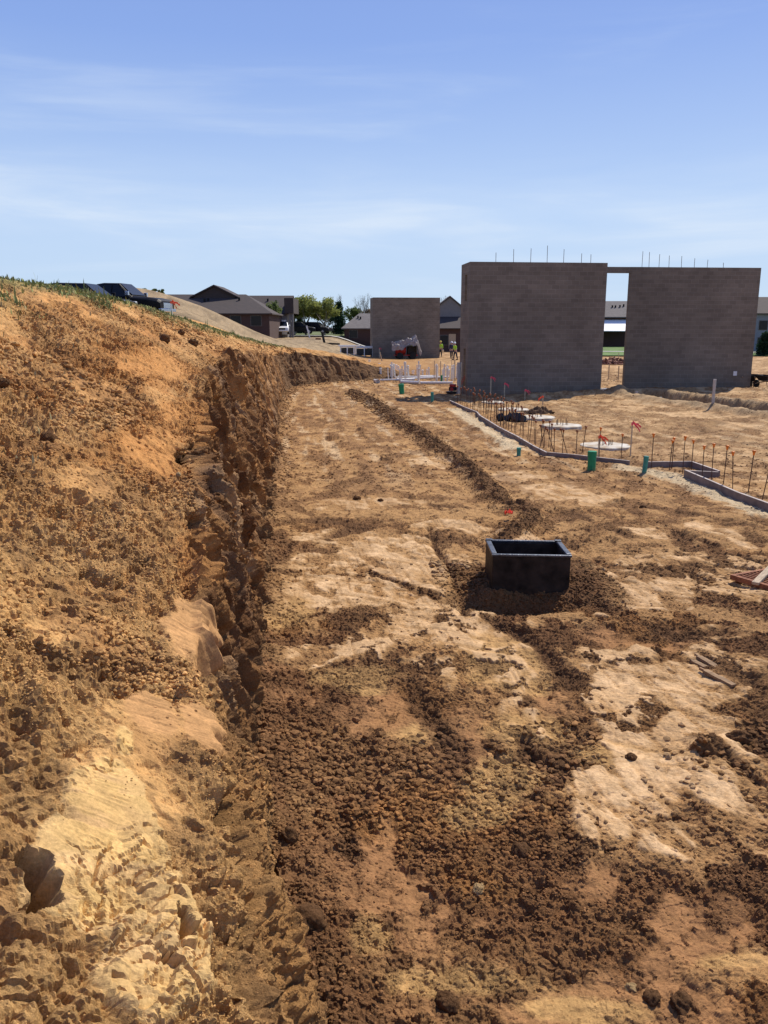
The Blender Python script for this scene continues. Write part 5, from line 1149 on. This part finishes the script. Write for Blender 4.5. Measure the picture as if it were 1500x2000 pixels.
# ---- stakes
def stake(x_, y_, h_, label, ribbon=None, m=None, z=None, tilt=(0, 0), w_=.02, group=None, rz=0, thin=False):
    z_ = gz(x_, y_) if z is None else z; t = empty('survey_stake', (x_, y_, z_), R(rz), label, 'stake', group); t.rotation_euler = (tilt[0], tilt[1], R(rz))
    MB().box(-w_, w_, -w_*.5, w_*.5, -.12, h_).build('stick', m or M_STAKE, t)
    if ribbon:
        n = 6; mb = MB(); L_ = .22
        for k_, (dx, dy, dz) in enumerate(((1, .2, -.5), (.7, -.4, -.9))):
            pts = [(Vector((w_, 0, h_-.03))+Vector((dx, dy, dz))*L_*i/n+Vector((0, .02*math.sin(i*2+k_), .015*math.cos(i*1.7)))) for i in range(n+1)]
            for a, b in zip(pts[:-1], pts[1:]): mb.poly([a, b, b+Vector((0, .0, .05)), a+Vector((0, 0, .05))])
        mb.box(-w_-.006, w_+.006, -w_*.5-.006, w_*.5+.006, h_-.08, h_-.01)
        o = mb.build('ribbon', ribbon, t); o.modifiers.new('thickness', 'SOLIDIFY').thickness = .003
def stk(u, v, vt, label, ribbon=None, **k):
    x_, y_ = gp(u, v); stake(x_, y_, (v-vt)*y_/1600*1.05, label, ribbon, **k)
stk(958, 775, 740, 'tallest pink-flagged stake in front of the tall wall', M_PINK, w_=.025, rz=10); stk(985, 776, 750, 'stake with long drooping pink flag, second from the wall corner', M_PINK, rz=20)
stk(1025, 781, 762, 'short stake with a small pink flag, middle of the tall wall', M_PINK); stk(1060, 792, 775, 'low stake with orange ribbon left of the doorway gap', M_ORIB, rz=-160); stk(1231, 891, 828, 'lone tall stake with pink ribbon behind the right-hand form boards', M_PINK, w_=.014, rz=5)
stk(1168, 893, 850, 'stake with orange ribbon standing on the nearest concrete pad', M_ORIB, w_=.012); stk(741, 700, 682, 'stake with red ribbon in front of the far wall', M_PINK, w_=.05); stk(746, 706, 690, 'yellow leaning stake beside the red-ribboned one', None, tilt=(0, R(-12)), w_=.05)
for u, v, vt, lb in ((882, 715, 698, 'left one of two bare stakes near the workers'), (887, 716, 701, 'right one of two bare stakes near the workers'), (888, 745, 706, 'tall thin stake right by the round post'), (848, 742, 708, 'tall thin stake at the right end of the risers'), (860, 748, 708, 'tall wooden stake just above the tiny green pipe')): stk(u, v, vt, lb, w_=.022)
for u, v, vt, lb in ((1188, 744, 716, 'left stake seen through the doorway gap'), (1207, 746, 720, 'right stake seen through the doorway gap'), (1208, 700, 690, 'far short stake by the rubble pile in the doorway gap')): stk(u, v, vt, lb, w_=.03)
stk(793, 727, 703, 'yellowish stake behind the riser cluster', w_=.03)
x_ = -6.25; y_ = 24.2
def bankz(x_, y_):
    q = (P[..., 0]-x_)**2+(P[..., 1]-y_)**2; k_ = np.argmin(q); return float(P[..., 2].reshape(-1)[k_])
xs_, zs_ = wy(335, 603, 24.2); stake(xs_, 24.2, .52, 'white stake with orange ribbon on the grassy bank top beside the pickup', M_ORIB, M_WHITE, bankz(xs_, 24.2), w_=.022)

# ---- machines
def compactor(loc, rz, body_m, label):
    t = empty('plate_compactor', loc, R(rz), label, 'compactor')
    MB().prism([(-.30, .06), (-.22, 0), (.22, 0), (.30, .06), (.30, .09), (-.30, .09)], -.21, .21).build('base_plate', M_BLACKM, t, bevel=.006)
    MB().box(-.18, .16, -.15, .15, .12, .30).build('engine_block', M_BLACKM, t, bevel=.02); MB().box(-.14, .14, -.12, .12, .303, .44).build('fuel_tank', body_m, t, bevel=.03)
    MB().tube([(.0, .153, .2), (.0, .20, .2)], [.09, .07], 14).build('recoil_starter', body_m, t)
    mb = MB(); mb.tube([(-.2, -.14, .1), (-.45, -.16, .55), (-.62, -.16, .85), (-.62, .16, .85), (-.45, .16, .55), (-.2, .14, .1)], .014, 8); mb.build('handle', body_m, t)
    return t
x_, y_ = gp(884, 769); compactor((x_, y_, gz(x_, y_)+.03), 160, M_REDM, 'small red and black compactor beside the grey post')
def barrow(loc, rz, label):
    t = empty('wheelbarrow', loc, R(rz), label, 'wheelbarrow'); mb = MB()
    mb.v += [(-.30, -.20, .33), (.30, -.18, .38), (.30, .18, .38), (-.30, .20, .33), (-.42, -.34, .62), (.52, -.30, .66), (.52, .30, .66), (-.42, .34, .62)]; mb.f += [(0, 1, 2, 3), (0, 1, 5, 4), (1, 2, 6, 5), (2, 3, 7, 6), (3, 0, 4, 7)]
    o = mb.build('tray', M_BLACKM, t); o.modifiers.new('thickness', 'SOLIDIFY').thickness = .012
    for s in (-1, 1):
        MB().tube([(.62, s*.06, .2), (.2, s*.16, .31), (-.5, s*.27, .42), (-.95, s*.30, .60)], .018, 7).build('handle', M_WOOD, t); MB().tube([(-.25, s*.22, .36), (-.38, s*.22, 0), (-.5, s*.22, 0), (-.52, s*.26, .42)], .012, 6).build('leg', M_REBAR, t)
    MB().tube([(.62, -.045, .2), (.62, -.03, .2), (.62, .03, .2), (.62, .045, .2)], [.17, .2, .2, .17], 18).build('wheel', M_TYRE, t)
x_, y_ = gp(1464, 760); barrow((x_, y_, gz(x_, y_)), 60, 'black wheelbarrow at the right end of the rear wall, the left of two'); x_, y_ = gp(1494, 763); barrow((x_, y_, gz(x_, y_)), 110, 'black wheelbarrow at the right edge of the photo')
# sheet-covered mixer
x_, y_ = gp(792, 701); mz = gz(x_, y_)
mx = empty('mortar_mixer', (x_, y_, mz), R(8), 'red mortar mixer on wheels half hidden under a plastic sheet', 'mixer')
MB().box(-1.2, 1.25, -.55, -.48, .35, .45).box(-1.2, 1.25, .48, .55, .35, .45).box(-1.2, -1.1, -.48, .48, .35, .45).box(1.15, 1.25, -.48, .48, .35, .45).build('frame', M_REDM, mx)
MB().tube([(-1.1, 0, .95), (-.95, 0, .95), (-.1, 0, .95), (0, 0, .95)], [.35, .5, .5, .35], 18).build('drum', M_REDM, mx); MB().box(.2, 1.1, -.42, .42, .46, 1.35).build('engine_cover', M_BLACKM, mx, bevel=.05)
for sx in (-.7, .7):
    for s in (-1, 1): MB().tube([(sx, s*.58, .34), (sx, s*.6, .34), (sx, s*.76, .34), (sx, s*.78, .34)], [.3, .34, .34, .3], 16).build('wheel', M_TYRE, mx)
for sx in (-1.15, 1.2): MB().tube([(sx, 0, .45), (sx*.95, 0, 1.75 if sx < 0 else 2.3)], .03, 8).build('hoop', M_REBAR, mx)
ts = tag(crumple('plastic_sheet', 3.1, 1.6, M_TARP, 6, .30, 30, lambda a, b: 1.75+.55*S(-.5, .35, a)-.9*np.abs(b)**1.5*2-1.2*S(.36, .5, a)), 'pale crumpled plastic sheet draped over the mixer', 'plastic sheet'); ts.location = (x_, y_, mz); ts.rotation_euler = (R(14), 0, R(6))
# white pipe racks and timbers near the far wall
def rack(u, v, ln_, h_, label, np_=4):
    x_, y_ = gp(u, v); t = empty('pipe_rack', (x_, y_, gz(x_, y_)), R(-8), label, 'rack', 'white racks')
    for s in (-1, 1):
        for k_ in (-1, 0, 1): MB().box(k_*ln_/2-.05, k_*ln_/2+.05, s*.45-.04, s*.45+.04, 0, h_).build('leg', M_WHITE, t)
        MB().box(-ln_/2-.1, ln_/2+.1, s*.45-.05, s*.45+.05, h_+.003, h_+.10).build('rail', M_WHITE, t)
        MB().box(-ln_/2+.07, -.07, s*.45-.02, s*.45+.02, .12, h_-.06).build('panel', M_BLACKP, t); MB().box(.07, ln_/2-.07, s*.45-.02, s*.45+.02, .12, h_-.06).build('panel', M_BLACKP, t)
    for k_ in range(np_): MB().tube([(-ln_/2-.3, -.36+k_*.24, h_+.16), (ln_/2+.5, -.36+k_*.24, h_+.16)], .055, 8).build('stacked_pipe', M_PVC, t)
rack(680, 703, 1.4, .75, 'smaller white rack with dark panels left of the far wall'); rack(713, 699, 1.9, .9, 'longer white rack of stacked pipes touching the far wall', 4)
x_, y_ = gp(634, 697); zz = max(gh(x_, y_), 0)
pst = tag(MB().box(-.13, .13, -.1, .1, -.3, 1.25).build('timber_post', M_BLACKM), 'dark timber post leaning at the left of the racks', 'post'); pst.location = (x_, y_, gz(x_, y_)); pst.rotation_euler = (0, R(-12), 0)
for u, v, ln_, a, lb in ((648, 697, 1.9, -4, 'dark timber lying beside the leaning post'), (622, 692, .7, 10, 'short rusty piece beside the leaning post')):
    x_, y_ = gp(u, v); o = tag(MB().box(-ln_/2, ln_/2, -.1, .1, 0, .2).build('timber', M_BLACKM if ln_ > 1 else M_RUST, bevel=.01), lb, 'timber'); o.location = (x_, y_, gz(x_, y_)); o.rotation_euler = (0, R(2), R(a))
# rubble through the doorway gap
x_, y_ = gp(1197, 712); rp = tag(empty('brick_rubble', (x_, y_, gz(x_, y_)), 0), 'red brown pile of broken bricks seen through the doorway gap', 'rubble pile'); mb = MB()
for i in range(150):
    a = rnd.random()*6.28; q = rnd.random()**.6*1.6; zz = max(0, .75*(1-q/1.7))*rnd.random(); M_ = Matrix.Translation((math.cos(a)*q*1.1, math.sin(a)*q*.7, zz)) @ Matrix.Rotation(rnd.random()*3, 4, Vector((rnd.random(), rnd.random(), rnd.random())).normalized()); mb.box(-.14, .14, -.08, .08, -.05, .08, M_)
mb.build('bricks', mat('rubble_brick', (.24, .11, .07), .9, .4, 5), rp)
o = tag(MB().box(-.5, .5, -.06, .06, 0, .25).build('light_block', M_WHITE, bevel=.02), 'pale block lying left of the brick rubble', 'block'); x_, y_ = gp(1183, 708); o.location = (x_, y_, gz(x_, y_))

# ---- single large clods
def clod(p, r_, col, label, seed, flat=.75):
    rr = np.random.RandomState(seed); V, F = ICO4
    th_ = lambda k_, f_: pn(V[:, 0]*f_+seed*3.1+V[:, 2]*f_*.7, V[:, 1]*f_-V[:, 2]*f_*.8, k_)
    nn = V*(1+.30*th_(3, 1.5)+.16*th_(5, 3.5)+.10*(.4-np.abs(th_(7, 7.)))+.05*th_(9, 15.))[:, None]
    cl_ = cells(V[:, 0]+V[:, 2]*.6+seed, V[:, 1]-V[:, 2]*.5, .55, 5); nn = nn*(1+.35*(cl_-.25))[:, None]
    nn = nn*r_*np.array([1, .85, flat]); me = bpy.data.meshes.new('dirt_clod'); me.from_pydata([tuple(q) for q in nn.tolist()], [], F.tolist()); me.update()
    a = me.color_attributes.new('soil', 'FLOAT_COLOR', 'POINT'); a.data.foreach_set('color', np.tile(np.array([*col, 1], np.float32), len(V))); me.materials.append(M_BANK)
    me.polygons.foreach_set('use_smooth', [True]*len(me.polygons))
    o = bpy.data.objects.new('dirt_clod', me); C.objects.link(o); o.location = (p[0], p[1], p[2]+r_*flat*.22); o.rotation_euler = (0, 0, rr.rand()*6); tag(o, label, 'clod', 'large single clods')
CB = (.155, .078, .033)
for u, v, rp_, lb, sd in ((697, 977, 8, 'round dark clod in the middle of the lane, larger of a pair', 1), (744, 978, 5, 'smaller clod of the pair in the middle of the lane', 2), (1256, 993, 7, 'dark oval clod on the smooth ground below the crooked form board', 3),
    (1232, 1486, 10, 'dark clod resting on the pale patch at right', 4), (1352, 1462, 8, 'lighter brown clod beside the narrow rut', 5), (872, 1972, 21, 'big dark clod at the bottom edge of the photo', 6), (598, 1835, 34, 'largest clod mound near the foot of the cut', 7),
    (1018, 1668, 20, 'rounded clod in the rough soil below the yellow patch', 8), (1232, 1925, 11, 'tan stone-like clod, left of three at bottom right', 9), (1275, 1948, 16, 'clod in the middle of three at bottom right', 10), (1330, 1962, 20, 'largest of three clods at bottom right', 11),
    (562, 1668, 17, 'pointed dark clod near the foot of the cut', 12), (935, 1745, 13, 'pale tan stone in the dark rough soil', 13), (1440, 1452, 22, 'broad dark clump at the right edge above the narrow rut', 14), (1092, 1500, 14, 'clod at the end of the wheel rut', 15)):
    x_, y_ = gp(u, v); clod((x_, y_, gz(x_, y_)), rp_*math.hypot(y_, EYE)/1600, (.50, .33, .15) if 'tan' in lb else (.2, .125, .065) if 'lighter' in lb else CB, lb, sd, 1.1 if 'pointed' in lb else .72)
dP = P.reshape(-1, 3); _dep = dP[:, 1]*cP-(dP[:, 2]-EYE)*sP; _u = 750+FPX*dP[:, 0]/_dep; _v = 1000-FPX*(dP[:, 1]*sP+(dP[:, 2]-EYE)*cP)/_dep
def bankpt(u, v):
    q = (_u-u)**2+(_v-v)**2; q = np.where(_dep > .5, q, 1e9); c = np.where(q < 60)[0]
    if not len(c): c = np.array([np.argmin(q)])
    return dP[c[np.argmin(_dep[c])]], _dep[c].min()
for u, v, rp_, lb, sd in ((326, 660, 11, 'squarish dark clod on the bank top, largest of three', 21), (361, 649, 7, 'small dark clod on the bank top, farthest of three', 22), (383, 668, 10, 'dark clod above the corner of the cut', 23), (8, 745, 13, 'dark stone at the left edge of the bank', 24), (92, 850, 15, 'dark clod in a hollow of the upper bank', 25), (355, 925, 6, 'pale pebble-like clod on the bank', 26)):
    p_, dd_ = bankpt(u, v); clod(tuple(p_), rp_*dd_/1600, CB if 'pale' not in lb else (.55, .38, .19), lb, sd, .8)

# ---- grass on the bank top (uncountable)
def grass(name, pts, n_, hmin, hmax, seed, m):
    r = np.random.RandomState(seed); n = len(pts); h_ = (hmin+(hmax-hmin)*r.rand(n)**2)[:, None]; a = r.rand(n)*6.283; le = r.rand(n)[:, None]*.55
    dr = np.stack([np.cos(a), np.sin(a), 0*a], 1); sd_ = np.stack([-np.sin(a), np.cos(a), 0*a], 1)*(.004+.005*r.rand(n, 1))*(1+pts[:, 1:2]/14)
    up = np.array([[0, 0, 1.]]); p1 = pts+up*h_*.55+dr*h_*le*.25; p2 = pts+up*h_*(1-le*.3)+dr*h_*le
    v = np.stack([pts-sd_, pts+sd_, p1+sd_*.8, p1-sd_*.8, p2], 1).astype(np.float32)
    me = bpy.data.meshes.new(name); me.vertices.add(5*n); me.vertices.foreach_set('co', v.reshape(-1)); b = np.arange(n)[:, None]*5
    li = np.concatenate([b+np.array([[0, 1, 2, 3]]), b+np.array([[3, 2, 4]])], 1).reshape(-1).astype(np.int32); me.loops.add(len(li)); me.loops.foreach_set('vertex_index', li)
    ls = (np.arange(n)[:, None]*7+np.array([[0, 4]])).reshape(-1).astype(np.int32); me.polygons.add(2*n); me.polygons.foreach_set('loop_start', ls); me.update(calc_edges=True); me.materials.append(m)
    o = bpy.data.objects.new(name, me); C.objects.link(o); return tag(o, kind='stuff')
M_GRASS = mat('bank_grass', (.16, .20, .05), .8, .35, 3, col2=(.28, .30, .10)); M_STRAW = mat('straw', (.34, .28, .13), .85, .3, 4)
tw = turf*(P[..., 1] > 6)*(P[..., 1] < 45)*(d < 6.5)*S(-.35, .3, fbm(S2*2, AF*2, 2, 120))
p, i, j = pick(P, tw/np.maximum(P[..., 1], 3)**.25, 36000, 31); grass('grass', p, 0, .03, .10, 32, M_GRASS)
tw2 = tw*S(.1, .4, pn(S2*1.3, AF*1.3, 121)); p, i, j = pick(P, tw2/np.maximum(P[..., 1], 3), 700, 33); grass('tall_grass', p, 0, .10, .28, 34, M_GRASS)
p, i, j = pick(P, (tw+.05*(d > 1.5)*(d < 6.5)*(P[..., 1] > 6))/np.maximum(P[..., 1], 3), 7000, 35); grass('dry_straw', p, 0, .03, .09, 36, M_STRAW)
